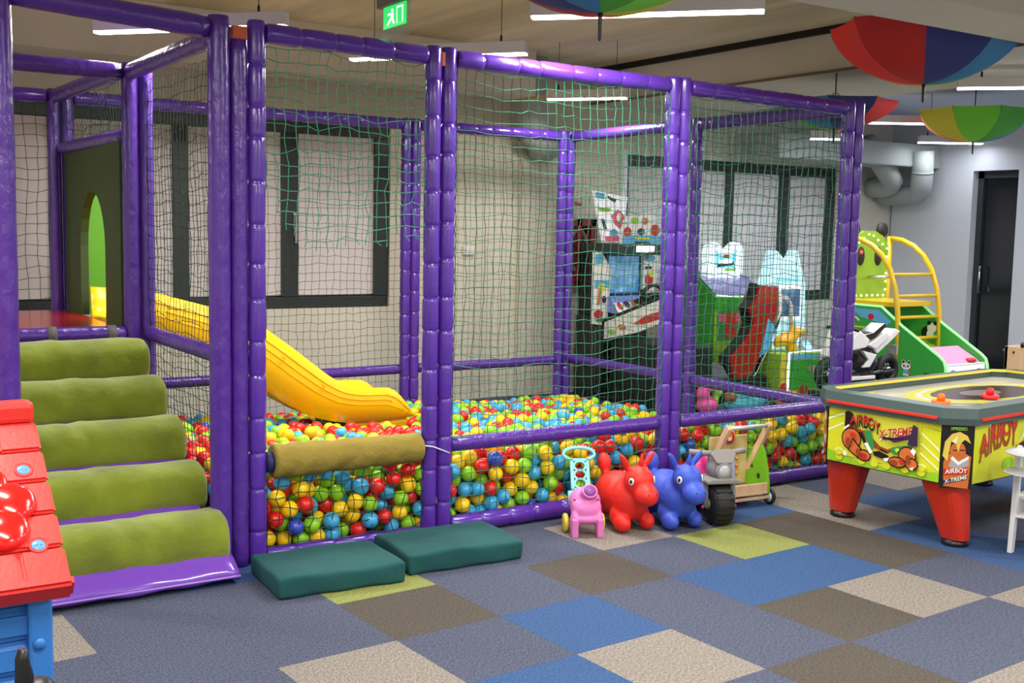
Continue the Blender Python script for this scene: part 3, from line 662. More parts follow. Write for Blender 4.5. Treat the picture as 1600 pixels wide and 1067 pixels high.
# ================================================================= HOPPER TOYS
def hopper(loc, rz, rgb, cname, lab):
    t = thing('hopper_toy', lab, 'hopper', loc, rz, 'bouncy unicorn hoppers')
    m = mat(cname + ' rubber', rgb, 0.5, bump=0.04, bscale=60)
    body = blob('body', [((0, 0.10, 0.175), (0.118, 0.17, 0.125), (0.12, 0, 0)), ((0, 0.0, 0.17), (0.108, 0.11, 0.125), (0, 0, 0)), ((0, 0.16, 0.15), (0.12, 0.12, 0.11), (0, 0, 0)),
                        ((0, -0.045, 0.245), (0.072, 0.075, 0.09), (0.4, 0, 0)), ((0, -0.085, 0.290), (0.080, 0.084, 0.080), (0.3, 0, 0)), ((0, -0.158, 0.225), (0.066, 0.072, 0.060), (0.35, 0, 0)),
                        ((0, -0.115, 0.255), (0.062, 0.07, 0.06), (0.5, 0, 0)),
                        ((-0.078, -0.052, 0.052), (0.042, 0.060, 0.048), (0, 0, 0.15)), ((0.078, -0.052, 0.052), (0.042, 0.060, 0.048), (0, 0, -0.15)), ((-0.078, 0.0, 0.085), (0.04, 0.05, 0.06), (0, 0, 0)), ((0.078, 0.0, 0.085), (0.04, 0.05, 0.06), (0, 0, 0)),
                        ((-0.085, 0.21, 0.055), (0.045, 0.06, 0.052), (0, 0, 0)), ((0.085, 0.21, 0.055), (0.045, 0.06, 0.052), (0, 0, 0)),
                        ((0, 0.245, 0.245), (0.026, 0.03, 0.05), (-0.4, 0, 0)), ((0, 0.268, 0.318), (0.040, 0.036, 0.058), (-0.2, 0, 0)),
                        ((-0.074, -0.055, 0.385), (0.020, 0.016, 0.064), (0.1, -0.62, 0)), ((0.074, -0.055, 0.385), (0.020, 0.016, 0.064), (0.1, 0.62, 0)), ((0, -0.095, 0.375), (0.017, 0.017, 0.04), (0.15, 0, 0))], m, t, 0.0085, 4)
    lathe('horn', [(0.018, 0.0), (0.013, 0.04), (0.004, 0.085), (0.001, 0.088)], m, t, 12, Matrix.Translation((0, -0.097, 0.352)) @ Matrix.Rotation(0.12, 4, 'X'))
    for s in (-1, 1):
        e = Vector((s * 0.072, -0.122, 0.295)); M = Matrix.Translation(e) @ Matrix.Rotation(s * 1.02, 4, 'Z') @ Matrix.Rotation(PI / 2 - 0.15, 4, 'X')
        ey = lathe('eye', [(0.0175, -0.006), (0.0175, 0.002), (0.015, 0.005), (0.004, 0.006)], WHITE, t, 16, M @ Matrix.Diagonal((0.8, 1.15, 1, 1)))
        lathe('pupil', [(0.010, 0.005), (0.010, 0.007), (0.004, 0.0085)], BLACK, ey, 12, M @ Matrix.Translation((0, -0.001, 0)) @ Matrix.Diagonal((0.8, 1.15, 1, 1)))
        for k in range(3):
            a = 0.5 + 0.35 * k; sweep('eyelash', [M @ Vector((0.016 * math.cos(a + 0.6), 0.02 * math.sin(a + 0.6), 0.003)), M @ Vector((0.024 * math.cos(a + 0.6), 0.031 * math.sin(a + 0.6), 0.001))], 0.0012, BLACK, ey, 4)
        lathe('nostril', [(0.004, 0), (0.003, 0.002), (0.001, 0.0025)], BLACK, t, 8, Matrix.Translation((s * 0.026, -0.220, 0.238)) @ Matrix.Rotation(PI / 2, 4, 'X'))
    return t
hopper((0.285, -0.39, 0), math.radians(-6), (222, 38, 26), 'red', 'red rubber unicorn hopper beside the pink push toy')
hopper((0.545, -0.485, 0), math.radians(-8), (52, 82, 196), 'blue', 'blue rubber unicorn hopper between red hopper and toy motorbike')

# ================================================================= PINK PUSH TOY
PINK = mat('pink plastic', (222, 120, 190), 0.4); TEAL = mat('aqua plastic', (130, 214, 214), 0.35)
t = thing('push_toy', 'pink hippo push toy with aqua handle and yellow wheels', 'push toy', (0.012, -0.36, 0), math.radians(-26))
blob('body', [((0, 0.04, 0.165), (0.088, 0.08, 0.085), (0, 0, 0)), ((0, -0.01, 0.135), (0.084, 0.062, 0.07), (0, 0, 0)), ((-0.066, -0.03, 0.07), (0.024, 0.045, 0.075), (0, 0, 0)), ((0.066, -0.03, 0.07), (0.024, 0.045, 0.075), (0, 0, 0)), ((0, -0.03, 0.095), (0.082, 0.05, 0.03), (0, 0, 0)),
              ((0, 0.03, 0.10), (0.07, 0.07, 0.04), (0, 0, 0)), ((-0.062, -0.02, 0.16), (0.018, 0.022, 0.03), (0, 0.3, 0)), ((0.062, -0.02, 0.16), (0.018, 0.022, 0.03), (0, -0.3, 0)), ((0.012, -0.02, 0.228), (0.048, 0.040, 0.028), (0.3, 0, 0))], PINK, t, 0.007, 4)
for s in (-1, 1): box('leg_front', PINK, t, s * 0.068 - 0.018, s * 0.068 + 0.018, -0.078, -0.02, 0.0, 0.10, 0.008)
sn = lathe('snout', [(0.038, -0.02), (0.043, 0.0), (0.040, 0.008), (0.033, 0.006)], PINK, t, 20, Matrix.Translation((0.012, -0.036, 0.242)) @ Matrix.Rotation(0.8, 4, 'X'))
lathe('opening', [(0.033, 0.003), (0.033, 0.009), (0.002, 0.009)], mat('purple plastic', (130, 60, 140), 0.5), sn, 20, Matrix.Translation((0.012, -0.036, 0.242)) @ Matrix.Rotation(0.8, 4, 'X'))
for s in (-1, 1): lathe('wheel', [(0.045, -0.012), (0.05, -0.006), (0.05, 0.006), (0.045, 0.012)], mat('yellow wheel', (228, 210, 70), 0.45), t, 22, Matrix.Translation((s * 0.098, 0.06, 0.05)) @ Matrix.Rotation(PI / 2, 4, 'Y'))
HM = Matrix.Translation((-0.01, 0.09, 0.18)) @ Matrix.Rotation(-0.42, 4, 'X') @ Matrix.Diagonal((1.3, 1, 1, 1))
bm = bmesh.new()
def ring(cx, cz, r0, r1, y0, y1, n=20):
    vs_ = []
    for k in range(n):
        a = 2 * PI * k / n
        vs_.append([bm.verts.new(HM @ Vector((cx + r * math.cos(a), y, cz + r * math.sin(a)))) for r, y in ((r1, y0), (r1, y1), (r0, y1), (r0, y0))])
    for k in range(n):
        A, B = vs_[k], vs_[(k + 1) % n]
        for c in range(4): bm.faces.new((A[c], A[(c + 1) % 4], B[(c + 1) % 4], B[c]))
for cz in (0.075, 0.123, 0.171): ring(0, cz, 0.021, 0.030, -0.011, 0.011)
for s in (-1, 1):
    bmbox(bm, *sorted((s * 0.027, s * 0.040)), -0.011, 0.011, 0.03, 0.21, HM)
bmbox(bm, -0.04, 0.04, -0.011, 0.011, 0.018, 0.048, HM); bmbox(bm, -0.055, -0.035, -0.012, 0.012, -0.04, 0.035, HM); bmbox(bm, 0.035, 0.055, -0.012, 0.012, -0.04, 0.035, HM)
bmbox(bm, -0.04, 0.04, -0.011, 0.011, 0.198, 0.212, HM)
hn = frombm('handle_stem', bm, TEAL, t)
sweep('grip', [HM @ Vector((0.066 * math.cos(a), 0, 0.238 + 0.036 * math.sin(a))) for a in [2 * PI * k / 28 for k in range(28)]], 0.0095, TEAL, t, 8, closed=True)
for k in range(11):
    a = 0.5 + 2.14 * k / 10; sweep('grip_rib', [HM @ Vector((0.072 * math.cos(a), 0, 0.238 + 0.042 * math.sin(a))), HM @ Vector((0.079 * math.cos(a), 0, 0.238 + 0.05 * math.sin(a)))], 0.0035, TEAL, t, 6)
for s in (-1, 1): lathe('eye', [(0.005, -0.002), (0.005, 0.002), (0.001, 0.003)], BLACK, t, 10, Matrix.Translation((s * 0.062 - 0.005, -0.030, 0.195)) @ Matrix.Rotation(PI / 2, 4, 'X'))

# ================================================================= TOY MOTORBIKE
GREYP = mat('grey plastic', (138, 134, 134), 0.45, bump=0.05, bscale=60); MAG = mat('magenta plastic', (206, 40, 122), 0.4)
t = thing('toy_motorbike', 'grey and magenta toy motorbike with a fat black front wheel', 'toy motorbike', (0.79, -0.55, 0), math.radians(-20))
RUB = mat('black tyre', (24, 24, 25), 0.6)
wh = lathe('front_wheel', [(0.06, -0.060), (0.092, -0.060), (0.108, -0.047), (0.115, -0.016), (0.115, 0.016), (0.108, 0.047), (0.092, 0.060), (0.06, 0.060)], RUB, t, 30, Matrix.Translation((0, 0, 0.1186)) @ Matrix.Rotation(PI / 2, 4, 'Y'))
for k in range(18):
    a = 2 * PI * k / 18; M = Matrix.Translation((0, 0, 0.1186)) @ Matrix.Rotation(a, 4, 'X')
    bm = bmesh.new(); bmbox(bm, -0.048, 0.048, -0.013, 0.009, 0.109, 0.1185, M); frombm('tread', bm, RUB, wh)
for s in (-1, 1):
    lathe('hub', [(0.03, 0), (0.03, 0.008), (0.02, 0.012)], GREYP, wh, 14, Matrix.Translation((s * 0.058, 0, 0.1186)) @ Matrix.Rotation(s * PI / 2, 4, 'Y'))
    sweep('fork', [(s * 0.078, -0.01, 0.10), (s * 0.080, 0.0, 0.17), (s * 0.078, 0.012, 0.24), (s * 0.055, 0.02, 0.262)], [0.017, 0.02, 0.02, 0.016], GREYP, t, 10)
    lathe('axle_cap', [(0.010, 0), (0.010, 0.006), (0.002, 0.007)], MAG, t, 12, Matrix.Translation((s * 0.095, -0.01, 0.102)) @ Matrix.Rotation(s * PI / 2, 4, 'Y'))
prism('mudguard', [(-0.10, 0.242), (0.10, 0.242), (0.10, 0.258), (0.07, 0.272), (-0.07, 0.272), (-0.10, 0.258)], -0.075, 0.08, GREYP, t, 'xz', bev=0.008)
blob('headstock', [((0, 0.02, 0.315), (0.072, 0.06, 0.065), (0, 0, 0)), ((0, -0.025, 0.305), (0.05, 0.03, 0.05), (0, 0, 0)), ((0, 0.02, 0.37), (0.065, 0.045, 0.045), (0, 0, 0))], GREYP, t, 0.009, 4)
lp = lathe('headlight', [(0.042, -0.03), (0.050, 0.0), (0.047, 0.010), (0.037, 0.010)], GREYP, t, 22, Matrix.Translation((0, -0.058, 0.312)) @ Matrix.Rotation(PI / 2, 4, 'X'))
lathe('lens', [(0.036, 0.006), (0.033, 0.013), (0.014, 0.017), (0.002, 0.018)], mat('silver lens', (206, 210, 214), 0.25, metal=0.5, bump=0.6, bscale=200), lp, 20, Matrix.Translation((0, -0.058, 0.312)) @ Matrix.Rotation(PI / 2, 4, 'X'))
prism('visor', [(-0.075, 0.405), (-0.045, 0.350), (0.045, 0.350), (0.075, 0.405), (0.045, 0.432), (-0.045, 0.432)], -0.055, -0.035, GREYP, t, 'xz', Matrix.Translation((0, 0.0, 0)) @ Matrix.Translation((0, -0.045, 0.39)) @ Matrix.Rotation(-0.42, 4, 'X') @ Matrix.Translation((0, 0.045, -0.39)), bev=0.006)
for s in (-1, 1):
    sweep('handlebar', [(s * 0.04, 0.02, 0.395), (s * 0.09, 0.025, 0.40), (s * 0.165, 0.045, 0.405)], [0.017, 0.016, 0.017], GREYP, t, 10)
blob('body', [((0, 0.26, 0.20), (0.10, 0.17, 0.11), (0, 0, 0)), ((0, 0.13, 0.27), (0.085, 0.08, 0.10), (0, 0, 0)), ((0, 0.09, 0.33), (0.07, 0.05, 0.06), (0, 0, 0)), ((-0.085, 0.14, 0.22), (0.05, 0.07, 0.12), (0, 0, 0)), ((0.085, 0.14, 0.22), (0.05, 0.07, 0.12), (0, 0, 0))], MAG, t, 0.012, 5)
prism('side_shield', [(0.05, 0.11), (0.16, 0.11), (0.17, 0.33), (0.08, 0.36)], 0.105, 0.125, mat('pale blue plastic', (150, 170, 214), 0.4), t, 'yz', bev=0.005)
box('seat', BLACK, t, -0.07, 0.07, 0.2, 0.40, 0.29, 0.325, 0.015)
lathe('rear_wheel', [(0.06, -0.06), (0.085, -0.06), (0.10, -0.04), (0.10, 0.04), (0.085, 0.06), (0.06, 0.06)], RUB, t, 26, Matrix.Translation((0, 0.36, 0.10)) @ Matrix.Rotation(PI / 2, 4, 'Y'))

# ================================================================= WOODEN WALKER
WOOD = mat('light beech', (224, 192, 156), 0.55, rgb2=(206, 170, 130), vscale=14, stretch=(1, 1, 0.15)); WALG = mat('green walker panel', (112, 184, 34), 0.4)
t = thing('wooden_walker', 'wooden baby walker with green side panels and light wood handle', 'baby walker', (1.30, -0.28, 0), math.radians(-4))
def wedge(x0, x1):
    pl = [(-0.10, 0.075), (0.17, 0.075), (0.16, 0.12), (0.12, 0.22), (0.06, 0.32), (0.01, 0.375), (-0.02, 0.372), (-0.055, 0.31), (-0.085, 0.21), (-0.098, 0.13)]
    return prism('side_panel', pl, x0, x1, WALG, t, 'yz', bev=0.004)
pr = wedge(0.055, 0.075); wedge(-0.255, -0.235)
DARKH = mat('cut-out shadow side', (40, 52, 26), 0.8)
for kind, cy, cz in (('c', 0.01, 0.285), ('t', 0.05, 0.22), ('h', -0.015, 0.165)):
    pol = ell(cy, cz, 0.017, 0.018) if kind == 'c' else [(cy - 0.02, cz - 0.014), (cy + 0.02, cz - 0.014), (cy, cz + 0.022)] if kind == 't' else ell(cy, cz, 0.016, 0.019, 6)
    prism('cut_out', pol, 0.0545, 0.0556, WALG if kind == 'c' else DARKH, pr, 'yz')
    prism('cut_out', pol, 0.0748, 0.0762, WALG if kind == 'c' else DARKH, pr, 'yz')
    prism('cut_out', pol, -0.2560, -0.2548, WALG if kind == 'c' else DARKH, pr, 'yz')
box('cross_board', WOOD, t, -0.235, 0.055, -0.098, -0.083, 0.085, 0.14, 0.003); box('base_board', WOOD, t, -0.235, 0.055, -0.10, 0.16, 0.075, 0.088)
bd = box('activity_board', mat('printed board', (214, 194, 140), 0.5, rgb2=(190, 164, 100), vscale=12), t, -0.235, 0.055, 0.095, 0.108, 0.10, 0.40, 0.003)
EM_O = mat('orange print', (244, 112, 40), 0.5); EM_P = mat('purple print', (84, 34, 110), 0.5); EM_Y = mat('cream print', (250, 226, 190), 0.5)
for k in range(4):
    for c in range(2): lathe('bead', [(0.002, 0), (0.010, 0.004), (0.010, 0.012), (0.002, 0.016)], EM_O if (k + c) % 2 else mat('amber bead', (220, 150, 50), 0.4), bd, 10, Matrix.Translation((-0.03 - 0.08 * c, 0.094, 0.17 + 0.045 * k)) @ Matrix.Rotation(PI / 2, 4, 'X'))
em = lathe('spinner', [(0.045, 0), (0.047, 0.006), (0.045, 0.012)], EM_O, t, 24, Matrix.Translation((-0.10, 0.09, 0.395)) @ Matrix.Rotation(PI / 2, 4, 'X'))
printed('emblem', em, (-0.145, 0.0765, 0.35), (0.09, 0, 0), (0, 0, 0.09), [(EM_P, ell(0.5, 0.5, 0.36, 0.42)), (EM_O, ell(0.5, 0.52, 0.26, 0.3)), (EM_Y, rect(0.36, 0.26, 0.64, 0.52)), (EM_P, rect(0.42, 0.22, 0.47, 0.3)), (EM_P, rect(0.55, 0.22, 0.6, 0.3))])
for s, x in ((-1, -0.245), (1, 0.065)):
    prism('handle_post', [(0.075, 0.18), (0.118, 0.18), (-0.055, 0.488), (-0.07, 0.50), (-0.09, 0.498), (-0.098, 0.48)], x - 0.014, x + 0.014, WOOD, t, 'yz', bev=0.005)
    w2 = lathe('wheel', [(0.03, -0.011), (0.045, -0.011), (0.049, -0.006), (0.049, 0.006), (0.045, 0.011), (0.03, 0.011)], RUB, t, 24, Matrix.Translation((x + s * 0.03, -0.075, 0.049)) @ Matrix.Rotation(PI / 2, 4, 'Y'))
    lathe('rim', [(0.033, -0.012), (0.033, 0.012)], mat('pale blue rim', (170, 206, 216), 0.4), w2, 20, Matrix.Translation((x + s * 0.03, -0.075, 0.049)) @ Matrix.Rotation(PI / 2, 4, 'Y'))
    lathe('hub', [(0.02, -0.016), (0.02, 0.016)], WOOD, w2, 16, Matrix.Translation((x + s * 0.03, -0.075, 0.049)) @ Matrix.Rotation(PI / 2, 4, 'Y'))
    lathe('wheel', [(0.03, -0.011), (0.047, -0.009), (0.047, 0.009), (0.03, 0.011)], RUB, t, 22, Matrix.Translation((x + s * 0.03, 0.15, 0.049)) @ Matrix.Rotation(PI / 2, 4, 'Y'))
sweep('handle_bar', [(-0.245, -0.075, 0.482), (0.065, -0.075, 0.482)], 0.012, mat('silver tube', (206, 210, 212), 0.35, metal=0.4), t, 12)
box('axle', WOOD, t, -0.27, 0.09, -0.085, -0.065, 0.04, 0.058)

# ================================================================= AIR HOCKEY TABLE
t = thing('air_hockey_table', 'lime and yellow air hockey table on tapered red legs', 'air hockey table', (2.34, -1.085, 0), math.radians(4))
LX, WY, CH = 0.95, 0.46, 0.11
def octo(lx, wy, ch): return [(-lx, -wy + ch), (-lx + ch, -wy), (lx - ch, -wy), (lx, -wy + ch), (lx, wy - ch), (lx - ch, wy), (-lx + ch, wy), (-lx, wy - ch)]
LIMEP = mat('lime print', (196, 206, 32), 0.35, rgb2=(222, 220, 40), vscale=3, coat=0.2)
prism('cabinet', octo(LX, WY, CH), 0.355, 0.69, BLACK, t, 'xy')
RIM = mat('grey green rim', (72, 92, 90), 0.35); REDL = mat('red trim', (206, 52, 36), 0.4)
# rim as an octagonal ring
oo, ii = octo(LX + 0.025, WY + 0.025, CH + 0.015), octo(LX - 0.055, WY - 0.055, 0.06)
vs = []; fs = []
for (a, b), (c, d) in zip(oo, ii): vs += [(a, b, 0.665), (a * 1.006, b * 1.01, 0.70), (a * 0.998, b * 0.995, 0.752), (c, d, 0.758), (c, d, 0.705), (c, d, 0.665)]
for k in range(8):
    for j in range(6): fs.append((k * 6 + j, k * 6 + (j + 1) % 6, ((k + 1) % 8) * 6 + (j + 1) % 6, ((k + 1) % 8) * 6 + j))
rim = obj('rim', vs, fs, RIM, t)
fs = []; vs = []
for (c, d) in ii: vs += [(c * 0.999, d * 0.998, 0.757), (c * 0.985, d * 0.968, 0.742)]
for k in range(8): fs.append((k * 2, k * 2 + 1, ((k + 1) % 8) * 2 + 1, ((k + 1) % 8) * 2))
obj('inner_trim', vs, fs, mat('yellow trim', (214, 196, 56), 0.4), rim)
prism('playing_surface', octo(LX - 0.056, WY - 0.056, 0.06), 0.69, 0.708, mat('white laminate', (228, 224, 214), 0.15, coat=0.4), t, 'xy')
YS = mat('yellow surface print', (222, 222, 60), 0.2); MR = mat('maroon print', (70, 34, 34), 0.2); BK = mat('black print', (24, 20, 20), 0.35)
printed('surface_print', t, (-0.88, -0.36, 0.709), (1.76, 0, 0), (0, 0.72, 0), [(YS, ell(0.52, 0.5, 0.38, 0.42)), (mat('white print', (236, 234, 226), 0.2), ell(0.52, 0.5, 0.33, 0.36)), (YS, ell(0.52, 0.5, 0.30, 0.33)), (MR, ell(0.52, 0.5, 0.26, 0.28)), (mat('grey print', (150, 140, 136), 0.2), ell(0.5, 0.5, 0.1, 0.12)), (YS, [(0, 0.0), (0.16, 0.0), (0.04, 0.3), (0, 0.36)]), (YS, [(0.02, 0.97), (0.2, 0.97), (0.06, 0.8)]), (BK, rect(0.005, 0.28, 0.012, 0.72))])
for x0, x1, y, n in ((-LX + 0.12, LX - 0.12, -WY - 0.031, 1), (-LX + 0.12, LX - 0.12, WY + 0.031, 1)):
    box('red_strip', REDL, rim, x0, x1, y - 0.008, y + 0.008, 0.688, 0.706, 0.004)
for x in (-LX - 0.034, LX + 0.034): box('red_strip', REDL, rim, x - 0.006, x + 0.006, -WY + 0.12, WY - 0.12, 0.688, 0.706, 0.004)
# short end panel (faces -x): u runs from +y to -y
WP = mat('white streak print', (236, 240, 190), 0.35); LG = mat('leaf print', (150, 200, 40), 0.35); BR_ = mat('brown print', (150, 66, 28), 0.35); OR_ = mat('orange skin print', (206, 110, 48), 0.35)
GP = mat('green print', (52, 140, 70), 0.35); RDP = mat('red print', (196, 44, 40), 0.35); WT = mat('pure white print', (244, 240, 236), 0.35); GY = mat('grey cloth print', (170, 170, 172), 0.35); BLD = mat('blond print', (226, 200, 84), 0.35); NV = mat('dark violet print', (58, 36, 70), 0.35)
def dots(xs, y, r): return [(LG, ell(x, y, r, r * 1.5, 12)) for x in xs]
end = printed('end_panel', t, (-LX - 0.0005, WY - CH - 0.004, 0.36), (0, -(2 * WY - 2 * CH - 0.008), 0), (0, 0, 0.315),
    [(LIMEP, rect(0, 0, 1, 1))] + [(LG, [(0, 0), (1, 0), (1, 0.16), (0.6, 0.07), (0.3, 0.08), (0, 0.2)])] +
    [(WP, [(0.0, 0.52 + 0.2 * k), (0.17, 0.72 + 0.16 * k), (0.17, 0.745 + 0.16 * k), (0.0, 0.56 + 0.2 * k)]) for k in range(2)] +
    [(WP, [(0.82, 0.78 - 0.17 * k), (1.0, 0.50 - 0.16 * k), (1.0, 0.54 - 0.16 * k), (0.82, 0.81 - 0.17 * k)]) for k in range(3)] +
    [(BK, [(0.0, 0.80), (0.16, 0.83), (0.0, 0.806)]), (BK, [(0.84, 0.9), (1.0, 0.84), (1.0, 0.846)])] +
    [(LIMEP, ell(x, 0.10 + 0.02 * (x - 0.5), 0.035, 0.06, 12)) for x in (0.12, 0.33, 0.45, 0.56, 0.72, 0.86)] + [(WP, ell(0.12, 0.2, 0.04, 0.06, 12)), (LIMEP, ell(0.12, 0.185, 0.036, 0.055, 12)), (WP, ell(0.86, 0.2, 0.04, 0.06, 12)), (LIMEP, ell(0.86, 0.185, 0.036, 0.055, 12))])
# raised figure plate on the end panel
pl = box('picture_plate', mat('plate print', (206, 206, 60), 0.35), t, -LX - 0.006, -LX, -0.235, 0.245, 0.40, 0.655, 0.002)
PU = lambda a, b: (a, b)
printed('figure_print', pl, (-LX - 0.0062, 0.245, 0.40), (0, -0.48, 0), (0, 0, 0.255), [
    (BK, [(0.02, 0.55), (0.02, 0.97), (0.07, 1.0), (0.13, 0.95), (0.15, 0.62), (0.1, 0.5)]),
    (BR_, [(0.08, 0.72), (0.32, 0.6), (0.5, 0.36), (0.6, 0.32), (0.68, 0.4), (0.74, 0.36), (0.6, 0.24), (0.46, 0.28), (0.28, 0.48), (0.06, 0.62)]),
    (BK, ell(0.120, 0.400, 0.134, 0.250)), (OR_, ell(0.12, 0.40, 0.12, 0.22)), (BK, [(0.14, 0.44), (0.32, 0.14), (0.38, 0.04), (0.23, -0.0), (0.08, 0.15)]), (OR_, [(0.14, 0.4), (0.3, 0.12), (0.36, 0.05), (0.24, 0.02), (0.1, 0.16)]), (BK, ell(0.300, 0.100, 0.094, 0.130)), (OR_, ell(0.30, 0.1, 0.08, 0.1)), (RDP, ell(0.3, 0.08, 0.05, 0.07)),
    (BK, [(0.22, 0.58), (0.26, 0.6), (0.36, 0.3), (0.32, 0.28)]), (GP, [(0.28, 0.64), (0.38, 0.66), (0.44, 0.34), (0.4, 0.26), (0.36, 0.3)]), (WT, [(0.3, 0.36), (0.34, 0.4), (0.42, 0.2), (0.38, 0.16)]),
    (BK, [(0.42, 0.22), (0.5, 0.26), (0.62, 0.2), (0.66, 0.1), (0.52, 0.12), (0.44, 0.14)]), (WT, [(0.56, 0.12), (0.7, 0.2), (0.72, 0.15), (0.58, 0.06)]), (GP, [(0.64, 0.34), (0.74, 0.44), (0.92, 0.5), (0.94, 0.44), (0.76, 0.3), (0.68, 0.24)]), (LIMEP, [(0.7, 0.36), (0.74, 0.4), (0.76, 0.36), (0.72, 0.3)]),
    (BK, ell(0.860, 0.260, 0.114, 0.210)), (OR_, ell(0.86, 0.26, 0.1, 0.18)), (BK, ell(0.740, 0.100, 0.114, 0.120)), (OR_, ell(0.74, 0.1, 0.1, 0.09)), (BK, ell(0.920, 0.120, 0.084, 0.130)), (OR_, ell(0.92, 0.12, 0.07, 0.1)), (BR_, ell(0.7, 0.08, 0.05, 0.06)), (WT, [(0.9, 0.38), (0.95, 0.3), (0.97, 0.4), (0.93, 0.46)]),
    (NV, [(0.86, 0.5), (0.92, 0.94), (0.98, 0.9), (0.98, 0.5)]), (NV, [(0.52, 0.58), (0.56, 0.52), (0.92, 0.74), (0.88, 0.62), (0.7, 0.5)]),
    (BR_, ell(0.10, 0.34, 0.04, 0.10)), (RDP, ell(0.16, 0.5, 0.04, 0.06)), (BR_, ell(0.24, 0.16, 0.03, 0.08)), (BR_, ell(0.88, 0.2, 0.03, 0.1)), (RDP, ell(0.8, 0.14, 0.03, 0.05)), (WT, [(0.03, 0.62), (0.1, 0.72), (0.11, 0.69), (0.04, 0.58)]), (BK, [(0.52, 0.3), (0.62, 0.24), (0.63, 0.27), (0.54, 0.33)]), (WT, [(0.04, 0.06), (0.08, 0.02), (0.1, 0.1), (0.06, 0.14)]), (WT, [(0.9, 0.02), (0.95, 0.0), (0.96, 0.08)])])
text('lettering', 'AIRBOY', BK, pl, (-LX - 0.0125, 0.195, 0.560), (0, -1, 0), (0, 0, 1), 0.19, 0.07, 0.0, 0.022, -0.016)
text('lettering', 'AIRBOY', RDP, pl, (-LX - 0.013, 0.197, 0.588), (0, -1, 0), (0, 0, 1), 0.19, 0.044, 0.001, 0.022, -0.016)
text('lettering', 'X-TREME', WT, pl, (-LX - 0.0125, 0.008, 0.524), (0, -1, 0), (0, 0, 1), 0.198, 0.052, 0.0, 0.0, 0.046)
text('lettering', 'X-TREME', RDP, pl, (-LX - 0.013, 0.010, 0.534), (0, -1, 0), (0, 0, 1), 0.198, 0.046, 0.001, 0.0, 0.046)
# chamfered corner panels
def corner(px, py, qx, qy, names=True):
    u = Vector((qx - px, qy - py, 0)); L = u.length; un = u / L; nn = un.cross(Vector((0, 0, 1)))
    o0 = Vector((px, py, 0.335)) + nn * 0.002
    cp_ = obj('corner_panel', [o0, o0 + u, o0 + u + Vector((0, 0, 0.335)), o0 + Vector((0, 0, 0.335))], [(0, 1, 2, 3)], BK, t)
    g = printed('portrait_print', cp_, o0, u, (0, 0, 0.335), [(BK, rect(0, 0, 1, 1)), (OR_, [(0.12, 0.03), (0.9, 0.0), (0.95, 0.5), (0.7, 0.56), (0.2, 0.52), (0.08, 0.4)]), (OR_, ell(0.52, 0.58, 0.25, 0.14)), (GY, [(0.24, 0.34), (0.36, 0.5), (0.55, 0.43), (0.86, 0.5), (0.9, 0.36), (0.5, 0.3)]), (WT, [(0.3, 0.46), (0.36, 0.5), (0.56, 0.41), (0.86, 0.51), (0.88, 0.47), (0.56, 0.36)]),
        (BLD, [(0.04, 0.5), (0.1, 0.72), (0.3, 0.84), (0.55, 0.88), (0.8, 0.82), (0.92, 0.7), (0.72, 0.76), (0.6, 0.7), (0.52, 0.56), (0.46, 0.68), (0.3, 0.74), (0.2, 0.42)]), (WP, [(0.3, 0.72), (0.5, 0.82), (0.46, 0.7)]), (BK, rect(0.36, 0.585, 0.5, 0.6)), (BK, rect(0.58, 0.59, 0.74, 0.605)), (BR_, rect(0.5, 0.52, 0.6, 0.525)), (RDP, [(0.1, 0.20), (0.86, 0.24), (0.86, 0.33), (0.1, 0.30)]), (NV, [(0.1, 0.06), (0.86, 0.15), (0.86, 0.22), (0.1, 0.12)])], 0.0008)
    if names:
        b = o0 + nn * 0.010
        text('lettering', 'AIRBOY', WT, cp_, b + u * 0.14 + Vector((0, 0, 0.074)), un, (0, 0, 1), L * 0.70, 0.025, 0.0, 0.004, 0.008)
        text('lettering', 'X-TREME', WT, cp_, b + u * 0.14 + Vector((0, 0, 0.024)), un, (0, 0, 1), L * 0.70, 0.020, 0.0, 0.0, 0.030)
        text('lettering', 'XPRESSO', LG, cp_, b + u * 0.24 + Vector((0, 0, 0.303)), un, (0, 0, 1), L * 0.52, 0.017)
corner(-LX, -WY + CH, -LX + CH, -WY); corner(-LX + CH, WY, -LX, WY - CH)
corner(LX - CH, -WY, LX, -WY + CH, False); corner(LX, WY - CH, LX - CH, WY, False)
for sy in (-1, 1):
    org = (-LX + CH + 0.004, -WY - 0.0005, 0.36) if sy < 0 else (LX - CH - 0.004, WY + 0.0005, 0.36); ux = ((2 * LX - 2 * CH - 0.008) * (-sy), 0, 0)
    sp = printed('side_print', t, org, ux, (0, 0, 0.315), [(LIMEP, rect(0, 0, 1, 1)), (WP, [(0.06, 0.5), (0.085, 0.98), (0.1, 0.98), (0.07, 0.5)]), (WP, [(0.26, 0.55), (0.33, 0.98), (0.36, 0.98), (0.28, 0.6)]), (LG, ell(0.2, 0.22, 0.035, 0.12)), (LG, ell(0.3, 0.3, 0.03, 0.1)), (MR, [(0.24, 0.5), (0.4, 0.72), (0.5, 0.7), (0.34, 0.44)])])
    b = Vector(org) + Vector(ux) * 0.03 + Vector((0, sy * 0.006, 0.10)); uu = Vector((-sy, 0, 0))
    text('lettering', 'AIRBOY', BR_, sp, b, uu, (0, 0, 1), 0.36, 0.12, 0.0, 0.03, 0.06, 0.3)
    text('lettering', 'AIRBOY', RDP, sp, b + Vector((0, sy * 0.0006, 0.052)), uu, (0, 0, 1), 0.36, 0.08, 0.0, 0.036, 0.06, 0.3)
LEG = mat('red leg lacquer', (214, 52, 28), 0.3, coat=0.3)
